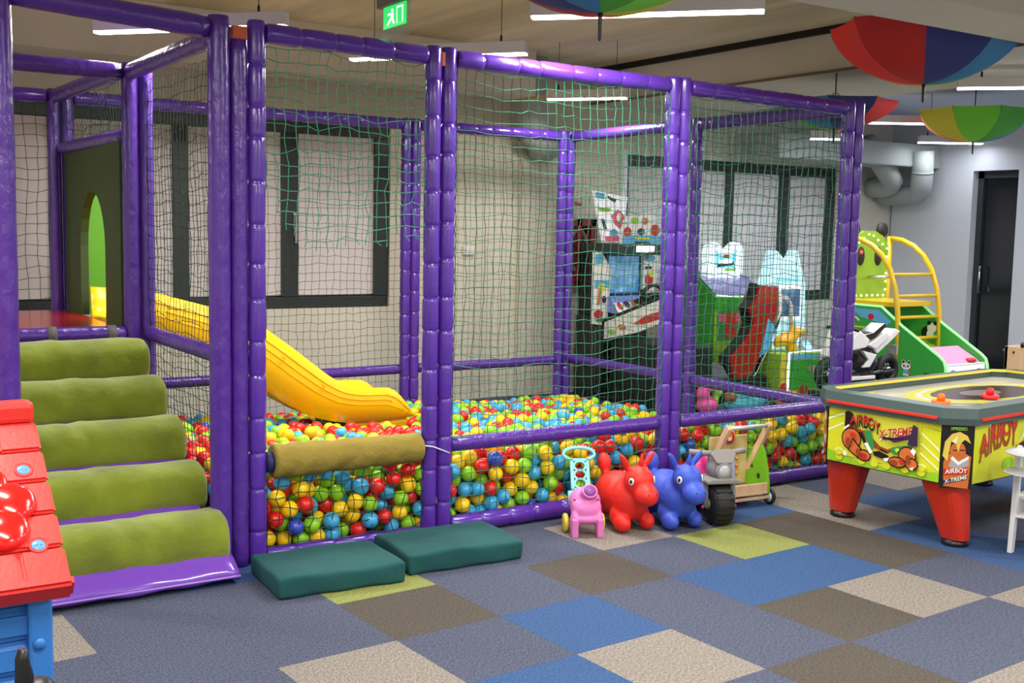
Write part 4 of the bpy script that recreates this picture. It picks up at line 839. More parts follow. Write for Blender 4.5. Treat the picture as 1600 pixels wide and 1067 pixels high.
for sx, sy in ((-1, 1), (-1, -1), (1, 1), (1, -1)):
    bx, by = sx * (LX - 0.205), sy * (WY - 0.085) + 0.02; tx, ty = sx * (LX - 0.14), sy * (WY - 0.165); vs = []; fs = []; n = 20
    for z, cx, cy, rx, ry in ((0.035, bx, by - sy * 0.02, 0.055, 0.07), (0.36, tx - sx * 0.0, ty, 0.10, 0.115)):
        for k in range(n):
            a = 2 * PI * k / n; c, s = math.cos(a), math.sin(a)
            vs.append((cx + rx * math.copysign(abs(c) ** 0.6, c), cy + ry * math.copysign(abs(s) ** 0.6, s), z))
    for k in range(n): fs.append((k, (k + 1) % n, n + (k + 1) % n, n + k))
    fs += [tuple(range(n - 1, -1, -1)), tuple(range(n, 2 * n))]
    lg = obj('leg', vs, fs, LEG, t)
    lathe('foot', [(0.066, 0.0), (0.07, 0.006), (0.07, 0.022), (0.052, 0.037)], mat('dark steel foot', (50, 48, 48), 0.3, metal=0.6), lg, 22, Matrix.Translation((bx, by - sy * 0.02, 0)))
def mallet(loc, rgb, nm, lab):
    tt = thing('mallet', lab, 'mallet', loc); m = mat(nm + ' mallet plastic', rgb, 0.3)
    lathe('base', [(0.048, 0.0), (0.05, 0.004), (0.05, 0.018), (0.044, 0.022), (0.038, 0.018), (0.022, 0.018)], m, tt, 24)
    lathe('knob', [(0.022, 0.016), (0.021, 0.04), (0.019, 0.052), (0.010, 0.058), (0.001, 0.059)], m, tt, 18)
mallet((1.735, -1.255, 0.7115), (246, 116, 20), 'orange', 'orange air hockey mallet near the short end of the table')
mallet((2.155, -1.27, 0.7185), (222, 30, 44), 'red', 'red air hockey mallet near the middle of the table')

# ================================================================= PLAYHOUSE
PR = mat('red house plastic', (214, 46, 40), 0.42, bump=0.05, bscale=80); PB = mat('blue house plastic', (52, 122, 204), 0.42, bump=0.04, bscale=60); BPIN = mat('blue pin plastic', (84, 150, 220), 0.35)
t = thing('playhouse', 'toy playhouse with red shingle roof and blue walls', 'playhouse', (-3.45, -1.80, 0))
# roof slope: eave (y -0.45, z .755) to ridge (y 0, z 1.11); local x: right edge 0.49
e0, r0 = Vector((0, -0.45, 0.745)), Vector((0, 0.0, 1.085)); sl = r0 - e0; SLn = sl.length; sd = sl.normalized(); sn = Vector((0, -sd.z, sd.y))
RM = Matrix((Vector((1, 0, 0)), sd, sn)).transposed().to_4x4(); RM.translation = e0
bm = bmesh.new(); bmbox(bm, -0.55, 0.475, 0.0, SLn, -0.035, 0.0, RM); frombm('roof_slab', bm, PR, t)
bm = bmesh.new(); bmbox(bm, -0.55, 0.475, 0.0, SLn, -0.035, 0.0, Matrix.Translation((0, 0.0, 0)) @ Matrix.Scale(-1, 4, (0, 1, 0)) @ RM); frombm('roof_slab', bm, PR, t)
pins = [(0.43, 0.36), (0.428, 0.115)]
rows = 5; hrow = (SLn - 0.03) / rows
for r_ in range(rows):
    edges = [-0.55 + 0.155 * k + (0.077 if r_ % 2 else 0) for k in range(8)]; edges = [-0.55] + [e for e in edges if -0.52 < e < 0.44] + [0.49 - 0.006 * 0]
    for a, b in zip(edges[:-1], edges[1:]):
        if b - a < 0.02: continue
        bm = bmesh.new(); bmbox(bm, a + 0.004, b - 0.004, r_ * hrow + 0.003, (r_ + 1) * hrow - 0.003, -0.004, 0.013, RM)
        bmesh.ops.bevel(bm, geom=list(bm.edges), offset=0.006, segments=2, affect='EDGES')
        frombm('shingle', bm, PR, t)
bm = bmesh.new(); bmbox(bm, -0.56, 0.492, -0.012, 0.022, -0.045, 0.016, RM); bmesh.ops.bevel(bm, geom=list(bm.edges), offset=0.008, segments=2, affect='EDGES'); frombm('eave_edge', bm, PR, t)
box('ridge_cap', PR, t, -0.56, 0.482, -0.045, 0.045, 1.072, 1.125, 0.012)
for a, b in pins:
    M = RM @ Matrix.Translation((a, b, 0))
    pn = lathe('pin_socket', [(0.021, 0.0), (0.023, 0.015), (0.0165, 0.0155), (0.0165, 0.010)], PR, t, 22, M)
    pin = lathe('pin', [(0.0165, 0.008), (0.0165, 0.0145), (0.013, 0.0165), (0.001, 0.0168)], BPIN, t, 20, M)
    bm = bmesh.new(); bmbox(bm, -0.010, 0.010, -0.0015, 0.0015, 0.016, 0.018, M); bmbox(bm, -0.0015, 0.0015, -0.010, 0.010, 0.016, 0.018, M); frombm('pin_cross', bm, BPIN, pin)
fl = lathe('flower', [(0.001, 0.0)] + [(0.03, 0.003), (0.028, 0.02), (0.001, 0.03)], mat('glossy red plastic', (222, 26, 20), 0.18, coat=0.5), t, 20, RM @ Matrix.Translation((0.30, 0.235, 0.03)))
for k in range(6):
    a = 2 * PI * k / 6 + 0.2; M = RM @ Matrix.Translation((0.30 + 0.085 * math.cos(a), 0.235 + 0.085 * math.sin(a), 0.018)) @ Matrix.Diagonal((0.062, 0.062, 0.028, 1))
    bm = bmesh.new(); bmesh.ops.create_uvsphere(bm, u_segments=20, v_segments=12, radius=1, matrix=M); frombm('petal', bm, MATS['glossy red plastic'], fl, True)
# walls with horizontal logs and corner posts
for sy, yy in ((-1, -0.36), (1, 0.36)):
    for k in range(9):
        bm = bmesh.new(); bmbox(bm, -0.48, 0.405, yy - 0.02, yy + 0.02, 0.0 + 0.085 * k, 0.083 + 0.085 * k); bmesh.ops.bevel(bm, geom=[e for e in bm.edges if abs(e.verts[0].co.x - e.verts[1].co.x) > 0.3], offset=0.018, segments=3, affect='EDGES'); frombm('wall_board', bm, PB, t)
    for x in (-0.50, 0.425):
        cpst = box('corner_post', PB, t, x - 0.028, x + 0.028, yy - 0.035, yy + 0.035, 0, 0.77, 0.008)
        M = Matrix.Translation((x - 0.005, yy - 0.036, 0.59)) @ Matrix.Rotation(PI / 2, 4, 'X')
        if sy < 0:
            pp_ = lathe('post_pin', [(0.015, 0), (0.014, 0.006), (0.001, 0.007)], PB, cpst, 18, M)
for x in (-0.50, 0.42):
    for k in range(9): box('wall_board', PB, t, x - 0.018, x + 0.018, -0.33, 0.33, 0.085 * k, 0.083 + 0.085 * k, 0.012)
    prism('gable', [(-0.36, 0.76), (0.36, 0.76), (0, 1.04)], x - 0.016, x + 0.016, PB, t, 'yz')

# ride-on whose handlebar rises into the lower left corner
t = thing('ride_on_toy', 'black and orange ride-on toy standing before the playhouse', 'ride-on toy', (-3.144, -2.75, 0), 0.3); t.scale = (0.95, 0.95, 1.145)
BO = mat('orange toy plastic', (226, 92, 48), 0.4)
blob('fairing', [((0.0, 0, 0.56), (0.05, 0.06, 0.06), (0, 0, 0)), ((0.03, 0.01, 0.60), (0.03, 0.04, 0.03), (0, 0.5, 0)), ((0, 0.0, 0.44), (0.06, 0.09, 0.09), (0, 0, 0)), ((0, 0.05, 0.32), (0.07, 0.13, 0.09), (0, 0, 0))], BLACK, t, 0.01, 4)
sweep('grip', [(-0.015, 0.0, 0.60), (-0.01, 0.0, 0.64), (-0.015, 0.0, 0.672), (-0.012, 0.0, 0.688)], [0.02, 0.018, 0.013, 0.010], BLACK, t, 12)
printed('fairing_print', t, (-0.045, -0.066, 0.545), (0.09, 0, 0.03), (-0.008, 0.03, 0.05), [(BO, [(0, 0), (0.5, 0), (0.55, 0.5), (0.1, 0.7)]), (WT, [(0.5, 0.1), (0.7, 0.05), (0.9, 0.8), (0.6, 0.7)]), (GY, [(0.66, 0.0), (0.8, 0.05), (0.9, 0.6)])])
blob('side_panel', [((0.075, -0.02, 0.575), (0.022, 0.03, 0.02), (0, 0, 0)), ((0.05, -0.01, 0.54), (0.02, 0.03, 0.05), (0, 0, 0))], BO, t, 0.006, 3)
for y in (-0.06, 0.26): lathe('wheel', [(0.05, -0.03), (0.09, -0.03), (0.1, -0.02), (0.1, 0.02), (0.09, 0.03), (0.05, 0.03)], RUB, t, 24, Matrix.Translation((0, y, 0.10)) @ Matrix.Rotation(PI / 2, 4, 'Y'))
box('seat', BLACK, t, -0.06, 0.06, 0.1, 0.32, 0.36, 0.41, 0.015); sweep('fork', [(0, -0.05, 0.1), (0, -0.03, 0.4)], 0.035, BLACK, t, 10); sweep('frame', [(0, 0.24, 0.12), (0, 0.18, 0.36)], 0.03, BLACK, t, 10)

# ================================================================= WHITE TOY HIGH CHAIR
t = thing('toy_high_chair', 'white toy high chair with round trays and blue bars at the right edge', 'toy chair', (1.90, -1.78, 0), math.radians(12))
WP2 = mat('white painted wood', (224, 224, 226), 0.45); BLB = mat('blue painted bar', (44, 66, 160), 0.4); TRY = mat('pale grey tray', (196, 202, 208), 0.35)
for y in (0.10, -0.16):
    prism('side_frame', [(-0.155, 0.0), (-0.115, 0.0), (-0.095, 0.17), (0.10, 0.17), (0.12, 0.0), (0.16, 0.0), (0.14, 0.30), (0.13, 0.62), (0.09, 0.64), (0.085, 0.30), (-0.085, 0.30), (-0.075, 0.53), (-0.10, 0.56), (-0.13, 0.53), (-0.135, 0.30)], y - 0.012, y + 0.012, WP2, t, 'xz', bev=0.004)
box('seat', WP2, t, -0.09, 0.12, -0.15, 0.09, 0.275, 0.295, 0.004); box('foot_shelf', WP2, t, -0.13, 0.13, -0.15, 0.09, 0.185, 0.20, 0.004)
for z in (0.38, 0.50): box('blue_rail', BLB, t, -0.125, 0.12, -0.19, -0.172, z - 0.012, z + 0.012, 0.004)
for x in (-0.09, -0.03, 0.03, 0.09): box('blue_bar', BLB, t, x - 0.009, x + 0.009, -0.188, -0.174, 0.38, 0.50)
for z in (0.535, 0.435): lathe('tray', [(0.10, 0.0), (0.125, 0.004), (0.13, 0.012), (0.122, 0.012), (0.115, 0.006)], TRY, t, 28, Matrix.Translation((-0.20, 0.0, z)))
sweep('tray_post', [(-0.20, 0.0, 0.44), (-0.20, 0.0, 0.54)], 0.012, TRY, t, 10); box('tray_arm', TRY, t, -0.20, -0.10, -0.03, 0.03, 0.43, 0.438)
lathe('knob', [(0.028, 0), (0.03, 0.01), (0.02, 0.028), (0.002, 0.034)], WP2, t, 18, Matrix.Translation((-0.10, -0.16, 0.555)))
# ================================================================= FOOSBALL TABLE
t = thing('foosball_table', 'light wood foosball table beyond the air hockey table', 'foosball table', (5.35, 0.0, 0))
for x0, x1, y0, y1 in ((-0.6, 0.6, 0.30, 0.33), (-0.6, 0.6, -0.36, -0.33), (-0.6, -0.57, -0.36, 0.33), (0.57, 0.6, -0.36, 0.33)): box('side_board', WOOD, t, x0, x1, y0, y1, 0.57, 0.755, 0.004)
box('playfield', mat('green playfield', (50, 130, 60), 0.5), t, -0.57, 0.57, -0.33, 0.30, 0.62, 0.63)
for x in (-0.5, 0.5):
    for y in (-0.28, 0.24): box('leg', BLACK, t, x - 0.04, x + 0.04, y - 0.04, y + 0.04, 0, 0.57, 0.005)
for k in range(4):
    x = -0.42 + 0.28 * k; rd = sweep('rod', [(x, -0.5, 0.70), (x, 0.46, 0.70)], 0.008, CHROME, t, 8); sweep('rod_grip', [(x, -0.62, 0.70), (x, -0.5, 0.70)], 0.017, BLACK, rd, 10)
for y in (0.25, 0.12, -0.02): lathe('bolt', [(0.010, 0), (0.008, 0.006), (0.001, 0.007)], BLACK, t, 10, Matrix.Translation((-0.60, y, 0.71 if y > 0.2 else 0.7)) @ Matrix.Rotation(-PI / 2, 4, 'Y'))
lathe('score_knob', [(0.02, 0), (0.022, 0.02), (0.012, 0.04)], BLACK, t, 12, Matrix.Translation((-0.585, 0.18, 0.755)))

# ================================================================= UMBRELLAS
UC = [('umbrella red', (226, 42, 34)), ('umbrella shaded red', (178, 28, 30)), ('umbrella navy', (44, 52, 122)), ('umbrella blue', (40, 124, 180)), ('umbrella green', (76, 170, 54)), ('umbrella lime', (120, 214, 60)), ('umbrella yellow', (214, 204, 54)), ('umbrella orange', (238, 130, 36))]  # second, darker red has the shade put into its colour
UM = [mat(n_, c, 0.7, bump=0.05, bscale=20) for n_, c in UC]
def umbrella(loc, rz, lab, R=0.52, D=0.26, rev=False):
    t = thing('umbrella', lab, 'umbrella', loc, rz, 'upturned rainbow umbrellas under the ceiling')
    n, na = 9, 6
    for k in range(8):
        a0 = 2 * PI * k / 8; vs = []; fs = []
        for i in range(n + 1):
            s = i / n
            for j in range(na + 1):
                f = j / na; a = a0 + PI / 4 * f; sc_ = 4 * f * (1 - f)
                rr = R * math.sin(s * PI / 2 * 0.92) / math.sin(PI / 2 * 0.92) * (1 - 0.085 * sc_ * s) * (math.cos(PI / 8) / math.cos(PI / 4 * (f - 0.5)) * 0.5 + 0.5)
                z = D * (1 - math.cos(s * PI / 2)) - 0.03 * sc_ * s * (1 - s)
                vs.append((rr * math.cos(a), rr * math.sin(a), z))
        for i in range(n):
            for j in range(na): fs.append((i * (na + 1) + j, i * (na + 1) + j + 1, (i + 1) * (na + 1) + j + 1, (i + 1) * (na + 1) + j))
        obj('panel', vs, fs, UM[7 - k if rev else k], t, True)
        sweep('rib', [((R * math.sin(i / n * PI / 2 * .92) / math.sin(PI / 2 * .92)) * math.cos(a0), (R * math.sin(i / n * PI / 2 * .92) / math.sin(PI / 2 * .92)) * math.sin(a0), D * (1 - math.cos(i / n * PI / 2)) + 0.006) for i in range(n + 1)], 0.0025, BLACK, t, 5)
        sweep('stretcher', [(0.015 * math.cos(a0), 0.015 * math.sin(a0), 0.27), (R * 0.5 * math.cos(a0), R * 0.5 * math.sin(a0), D * 0.2)], 0.002, CHROME, t, 5)
    sweep('shaft', [(0, 0, 0), (0, 0, 0.56)], 0.005, BLACK, t, 8)
    sweep('handle', [(0, 0, 0.46), (0, 0, 0.56), (0.01, 0, 0.59), (0.035, 0, 0.605), (0.06, 0, 0.59), (0.066, 0, 0.565)], 0.011, BLACK, t, 10)
    lathe('ferrule', [(0.012, 0.004), (0.009, -0.02), (0.0075, -0.10), (0.004, -0.112), (0.001, -0.114)], BLACK, t, 10)
    return t
umbrella((-0.64, -1.225, 2.51), math.radians(52), 'upturned rainbow umbrella at the top edge under the long lamp')
umbrella((2.53, -0.43, 2.57), math.radians(127), 'large upturned umbrella showing red and blue over the air hockey table', 0.585, 0.36)
umbrella((3.33, 0.97, 2.44), math.radians(-10), 'upturned umbrella half hidden behind the frame corner post', 0.47, 0.2, True)
umbrella((5.71, 1.40, 2.50), math.radians(104), 'upturned umbrella showing lime and yellow at the right edge', 0.52, 0.28, True)
# ================================================================= ARCADE CORNER
def lit(name, rgb, s): return mat(name, rgb, 0.4, emit=s)
CY = lit('lit cyan sign', (120, 214, 232), 0.55); WL = lit('lit white sign', (222, 238, 246), 0.75); SCR = mat('lit screen', (70, 132, 190), 0.15, emit=0.45, rgb2=(130, 176, 214), vscale=9)
PK = mat('pink print', (226, 92, 132), 0.4); SKY = mat('sky print', (96, 178, 222), 0.4); CRM = mat('pale print', (234, 233, 230), 0.4)
DG = mat('cabinet green', (60, 160, 44), 0.4); LMG = mat('cabinet lime', (150, 190, 40), 0.4)
# --- racing cabinet
t = thing('racing_cabinet', 'white and black racing arcade cabinet with blue screen behind the ball pit corner', 'arcade machine', (3.22, 3.36, 0))
box('lower_body', BLACK, t, -0.26, 0.32, 0.0, 0.42, 0.0, 0.80, 0.01); box('back_body', BLACK, t, -0.2, 0.34, 0.10, 0.45, 0.80, 1.44, 0.01)
box('canopy', mat('charcoal plastic', (44, 46, 48), 0.4), t, -0.22, 0.36, -0.20, 0.42, 1.40, 1.50, 0.012)
box('canopy_light', lit('lit canopy', (240, 246, 250), 2.0), t, -0.02, 0.20, -0.206, -0.199, 1.425, 1.485)
mq = prism('marquee', [(-0.38, 1.99), (0.02, 1.94), (-0.06, 1.51), (-0.25, 1.51)], 0.0, 0.04, lit('marquee board', (232, 232, 238), 0.35), t, 'xz')
printed('marquee_print', mq, (-0.38, -0.0005, 1.51), (0.40, 0, 0), (0, 0, 0.48), [(SKY, [(0.02, 0.98), (0.30, 0.95), (0.30, 0.84), (0.04, 0.86)]), (BK, [(0.38, 0.92), (0.66, 0.84), (0.6, 0.78), (0.4, 0.86)]), (LG, rect(0.14, 0.60, 0.48, 0.68)), (PK, [(0.5, 0.52), (0.7, 0.66), (0.88, 0.56), (0.94, 0.42), (0.78, 0.26), (0.62, 0.36)]), (WT, ell(0.74, 0.5, 0.07, 0.08)), (NV, [(0.2, 0.46), (0.3, 0.46), (0.4, 0.26), (0.3, 0.26)]), (SKY, ell(0.6, 0.18, 0.12, 0.09)), (PK, [(0.34, 0.12), (0.76, 0.14), (0.74, 0.02), (0.36, 0.02)])])
m2 = prism('topper', [(-0.05, 1.72), (0.02, 1.78), (0.12, 1.76), (0.18, 1.80), (0.36, 1.76), (0.41, 1.50), (-0.08, 1.50)], -0.06, -0.02, CRM, t, 'xz')
printed('topper_print', m2, (-0.08, -0.0605, 1.50), (0.49, 0, 0), (0, 0, 0.28), [(SKY, rect(0.0, 0.0, 1.0, 0.3)), (RDP, ell(0.12, 0.4, 0.1, 0.17)), (RDP, ell(0.82, 0.48, 0.12, 0.2)), (OR_, ell(0.55, 0.78, 0.08, 0.12)), (LG, ell(0.3, 0.8, 0.1, 0.1)), (NV, ell(0.46, 0.42, 0.09, 0.12)), (WT, ell(0.62, 0.44, 0.08, 0.1)), (YS, rect(0.3, 0.16, 0.7, 0.24)), (NV, rect(0.3, 0.02, 0.7, 0.08))])
sb = box('screen_bezel', mat('blue bezel', (52, 84, 160), 0.4), t, -0.16, 0.25, 0.06, 0.12, 1.01, 1.42, 0.006)
box('screen', SCR, sb, -0.14, 0.23, 0.052, 0.061, 1.03, 1.38)
lpn = prism('wing_panel', [(-0.36, 0.74), (-0.19, 0.72), (-0.15, 1.25), (-0.27, 1.42), (-0.36, 1.42)], 0.0, 0.03, CRM, t, 'xz')
printed('wing_print', lpn, (-0.36, -0.0005, 0.72), (0.21, 0, 0), (0, 0, 0.70), [(SKY, rect(0.05, 0.84, 0.5, 0.97)), (WT, rect(0.05, 0.7, 0.7, 0.82)), (SKY, rect(0.05, 0.52, 0.9, 0.62)), (YS, ell(0.45, 0.52, 0.2, 0.06)), (OR_, [(0.2, 0.3), (0.3, 0.52), (0.45, 0.46), (0.35, 0.28)]), (RDP, ell(0.3, 0.16, 0.26, 0.06)), (GP, ell(0.4, 0.08, 0.26, 0.03)), (NV, ell(0.6, 0.36, 0.13, 0.05))])
rpn = prism('wing_panel', [(0.24, 1.06), (0.38, 1.04), (0.45, 1.30), (0.40, 1.42), (0.24, 1.42)], 0.0, 0.03, CRM, t, 'xz')
printed('wing_print', rpn, (0.24, -0.0005, 1.04), (0.21, 0, 0), (0, 0, 0.38), [(SKY, ell(0.4, 0.85, 0.3, 0.08)), (RDP, ell(0.35, 0.3, 0.25, 0.16)), (YS, ell(0.5, 0.45, 0.15, 0.1)), (BK, rect(0.1, 0.58, 0.5, 0.64)), (RDP, ell(0.2, 0.06, 0.2, 0.05))])
dk = prism('print_deck', [(-0.02, 1.0), (-0.16, 0.85), (-0.14, 0.83), (0.06, 0.86), (0.06, 1.0)], -0.18, 0.20, mat('dash print', (120, 140, 214), 0.35), t, 'yz')
printed('dash_print', dk, (-0.18, -0.162, 0.85), (0.38, 0, 0), (0, 0.14, 0.15), [(WT, rect(0, 0, 1, 0.6)), (RDP, ell(0.15, 0.4, 0.08, 0.25)), (RDP, ell(0.85, 0.5, 0.1, 0.35)), (NV, ell(0.4, 0.5, 0.1, 0.2)), (OR_, ell(0.62, 0.5, 0.08, 0.2))])
sp_ = prism('seat_side', [(0.05, 0.58), (0.05, 0.74), (-0.80, 1.02), (-1.02, 1.04), (-1.02, 0.88), (-0.5, 0.70)], -0.22, -0.19, CRM, t, 'yz')
printed('seat_print', sp_, (-0.2205, 0.05, 0.58), (0, -1.07, 0), (0, 0, 0.46), [(RDP, [(0.45, 0.42), (0.62, 0.62), (0.95, 0.82), (0.95, 0.68), (0.6, 0.44)]), (OR_, ell(0.3, 0.32, 0.06, 0.06)), (LG, ell(0.15, 0.2, 0.06, 0.05))])
sweep('seat_edge', [(-0.205, 0.06, 0.75), (-0.205, -0.80, 1.035), (-0.205, -1.03, 1.05)], 0.022, BLACK, t, 8)
box('seat_base', BLACK, t, -0.18, 0.30, -0.95, -0.05, 0.0, 0.60, 0.02)
sweep('roll_bar', [(-0.30, 0.05, 0.74), (-0.32, 0.0, 0.70), (-0.32, 0.0, 0.12), (-0.29, -0.05, 0.04), (-0.1, -0.2, 0.03)], 0.022, BLACK, t, 8)
sweep('steering_wheel', [(0.10 + 0.13 * math.cos(a), -0.30 - 0.03 * math.sin(a), 1.0 + 0.12 * math.sin(a)) for a in [2 * PI * k / 20 for k in range(20)]], 0.018, BLACK, t, 8, closed=True)
sweep('steering_column', [(0.10, -0.30, 1.0), (0.10, 0.0, 0.93)], 0.025, BLACK, t, 8)
# --- fire hose cabinet on the wall
t = thing('fire_hose_cabinet', 'dark red fire hose cabinet on the back wall beside the racing cabinet', 'fire cabinet', (3.06, 3.99, 1.08))
FR = mat('fire red', (140, 24, 22), 0.4)
for a, b, c, d in ((-0.22, -0.14, 0, 0.66), (0.14, 0.22, 0, 0.66), (-0.22, 0.22, 0.58, 0.66), (-0.22, 0.22, 0, 0.06), (-0.03, 0.03, 0, 0.66)): box('frame', FR, t, a, b, -0.12, 0.0, c, d, 0.004)
box('back_plate', BLACK, t, -0.22, 0.22, -0.04, -0.01, 0, 0.66)
sweep('hose', [(0.11 * math.cos(a), -0.10, 0.34 + 0.2 * math.sin(a)) for a in [2 * PI * k / 24 for k in range(24)]], 0.02, mat('hose rubber', (120, 112, 100), 0.7), t, 8, closed=True)
t = thing('wall_valve', 'small black and orange valve fitting above the fire hose cabinet', 'valve', (2.98, 3.99, 1.90))
sweep('valve_pipe', [(0, 0, 0.0), (0, -0.06, 0.0), (0.12, -0.07, -0.03)], 0.018, mat('orange pipe', (196, 110, 70), 0.5), t, 8); lathe('valve_wheel', [(0.03, 0), (0.035, 0.01), (0.03, 0.02)], BLACK, t, 14, Matrix.Translation((0, -0.07, 0)) @ Matrix.Rotation(PI / 2, 4, 'X'))
# --- green kiddie machine with lit sign
t = thing('green_game_machine', 'green arcade game machine with a lit white and cyan sign on top', 'arcade machine', (4.56, 3.42, 0))
prism('cabinet', [(-0.25, 0.0), (0.35, 0.0), (0.35, 1.22), (0.05, 1.18), (-0.25, 0.98)], -0.32, 0.28, DG, t, 'yz')
printed('front_print', t, (-0.32, -0.2505, 0.0), (0.60, 0, 0), (0, 0, 0.98), [(LMG, rect(0, 0, 1, 1)), (DG, rect(0.0, 0.86, 1, 1.0)), (GP, rect(0.06, 0.55, 0.66, 0.86)), (RDP, rect(0.24, 0.7, 0.5, 0.84)), (PK, rect(0.08, 0.75, 0.26, 0.83)), (PK, rect(0.48, 0.75, 0.66, 0.83)), (RDP, rect(0.24, 0.58, 0.5, 0.69)), (GY, rect(0.72, 0.3, 0.88, 0.9)), (PK, ell(0.24, 0.38, 0.07, 0.07)), (YS, ell(0.44, 0.38, 0.07, 0.07)), (SKY, ell(0.62, 0.38, 0.06, 0.07)), (YS, rect(0.0, 0.0, 1, 0.28)), (GP, ell(0.2, 0.16, 0.16, 0.12))])
box('glass_top', mat('violet glass', (150, 140, 190), 0.1, coat=0.5), t, -0.30, 0.36, -0.26, 0.05, 1.085, 1.10, 0.003, rot=(0.60, 'X')); sweep('lit_edge', [(-0.32, -0.27, 1.0), (0.36, -0.27, 0.97)], 0.008, lit('lit edge', (220, 235, 255), 2.0), t, 6)
hz = [(-0.22, 1.16), (0.24, 1.16), (0.27, 1.22), (0.27, 1.46), (0.23, 1.52), (0.14, 1.53), (0.06, 1.47), (0.02, 1.455), (-0.02, 1.47), (-0.10, 1.53), (-0.19, 1.52), (-0.235, 1.46), (-0.25, 1.22)]
sg_ = prism('sign', hz, -0.02, 0.06, WL, t, 'xz', bev=0.008)
printed('sign_print', sg_, (-0.25, -0.0215, 1.16), (0.52, 0, 0), (0, 0, 0.37), [(CY, [(0.26, 0.28), (0.78, 0.28), (0.82, 0.8), (0.7, 0.66), (0.5, 0.6), (0.34, 0.68), (0.24, 0.8)]), (NV, [(0.3, 0.42), (0.74, 0.46), (0.74, 0.36), (0.3, 0.30)]), (WL, [(0.33, 0.5), (0.7, 0.54), (0.7, 0.42), (0.33, 0.38)]), (BR_, rect(0.46, 0.56, 0.62, 0.66)), (LG, rect(0.5, 0.2, 0.8, 0.27))])
box('sign_base', mat('brown base', (104, 66, 60), 0.5), t, -0.24, 0.22, -0.02, 0.06, 1.08, 1.16)
# --- red ride seat
t = thing('red_ride_seat', 'glossy red curved arcade ride seat with black edge', 'ride seat', (4.3, 2.72, 0))
sh = [(0.09, 1.13), (0.34, 1.10), (0.36, 0.91), (0.25, 0.67), (0.13, 0.43), (-0.03, 0.22), (-0.23, 0.22), (-0.27, 0.43), (-0.05, 0.62), (0.02, 0.76), (-0.05, 0.90), (0.01, 0.96)]
prism('seat_shell', sh, -0.02, 0.16, mat('glossy red', (164, 12, 20), 0.12, coat=0.6), t, 'xz', bev=0.02)
prism('black_edge', [(0.07, 1.14), (0.01, 0.98), (-0.07, 0.91), (0.0, 0.76), (-0.07, 0.63), (-0.30, 0.44), (-0.27, 0.2), (-0.20, 0.2), (-0.22, 0.42), (0.0, 0.62), (0.06, 0.76), (0.02, 0.9)], 0.01, 0.12, BLACK, t, 'xz')
prism('pale_trim', [(0.34, 1.12), (0.40, 1.05), (0.42, 0.86), (0.30, 0.62), (0.10, 0.28), (0.02, 0.22), (0.07, 0.22), (0.33, 0.62), (0.37, 0.86)], 0.0, 0.10, CRM, t, 'xz')
prism('wing_print', [(0.20, 0.80), (0.30, 0.72), (0.24, 0.5), (0.10, 0.42), (0.16, 0.62)], -0.026, -0.021, SKY, t, 'xz')
box('plinth', BLACK, t, -0.55, 0.20, -0.05, 0.30, 0.0, 0.24, 0.02); prism('foot_plate', [(-0.62, 0.45), (-0.36, 0.36), (-0.26, 0.22), (-0.62, 0.24)], 0.0, 0.25, mat('grey violet plate', (120, 112, 130), 0.4), t, 'xz')
# --- white lit machine with ears
t = thing('eared_game_machine', 'glowing white arcade machine with two pointed ears and a small screen', 'arcade machine', (5.10, 3.05, 0))
brd = prism('lit_board', [(-0.25, 1.12), (-0.20, 1.26), (-0.17, 1.36), (-0.14, 1.46), (-0.03, 1.37), (0.12, 1.37), (0.17, 1.46), (0.22, 1.30), (0.30, 1.10), (0.32, 0.62), (0.21, 0.42), (-0.21, 0.42), (-0.28, 0.62)], 0.0, 0.16, lit('lit ice board', (186, 226, 234), 0.6), t, 'xz', bev=0.015)
sc_ = box('screen_frame', WL, brd, -0.11, 0.23, -0.018, 0.0, 0.74, 1.10, 0.006); box('screen', mat('dim screen', (60, 84, 130), 0.15, emit=0.3, rgb2=(110, 140, 176), vscale=8), sc_, -0.08, 0.20, -0.022, -0.017, 0.78, 1.06)
printed('board_print', brd, (-0.25, -0.0005, 1.10), (0.55, 0, 0), (0, 0, 0.27), [(CY, ell(0.5, 0.25, 0.36, 0.12, 14, PI, 2 * PI)), (CY, ell(0.68, 0.66, 0.12, 0.16)), (WL, ell(0.68, 0.68, 0.09, 0.12))])
pd = box('pedestal', LMG, t, -0.55, 0.05, -0.48, -0.08, 0.0, 0.46, 0.01)
printed('pedestal_print', pd, (-0.55, -0.4815, 0.0), (0.60, 0, 0), (0, 0, 0.46), [(mat('mustard print', (206, 190, 40), 0.4), rect(0.02, 0.02, 0.98, 0.98)), (DG, rect(0.2, 0.2, 0.95, 0.84)), (SKY, rect(0.2, 0.86, 0.95, 0.97)), (RDP, ell(0.12, 0.26, 0.1, 0.12)), (OR_, ell(0.58, 0.16, 0.15, 0.12)), (BR_, ell(0.58, 0.2, 0.1, 0.12)), (PK, ell(0.7, 0.66, 0.04, 0.05)), (GY, rect(0.78, 0.5, 0.84, 0.72)), (NV, ell(0.3, 0.08, 0.1, 0.06))])
for x in (-0.43, 0.05): sweep('lit_edge', [(x, -0.49, 0.0), (x, -0.49, 0.47)], 0.010, MATS['lit edge'], t, 6)
sweep('lit_edge', [(-0.43, -0.49, 0.475), (0.05, -0.49, 0.475)], 0.008, MATS['lit edge'], t, 6)
sweep('grab_rail', [(-0.30, -0.10, 0.46), (-0.22, -0.08, 0.90), (-0.18, -0.08, 0.98), (-0.05, -0.08, 0.97), (0.0, -0.08, 0.90), (0.02, -0.10, 0.46)], 0.022, mat('pale pink tube', (226, 206, 214), 0.3), t, 10)
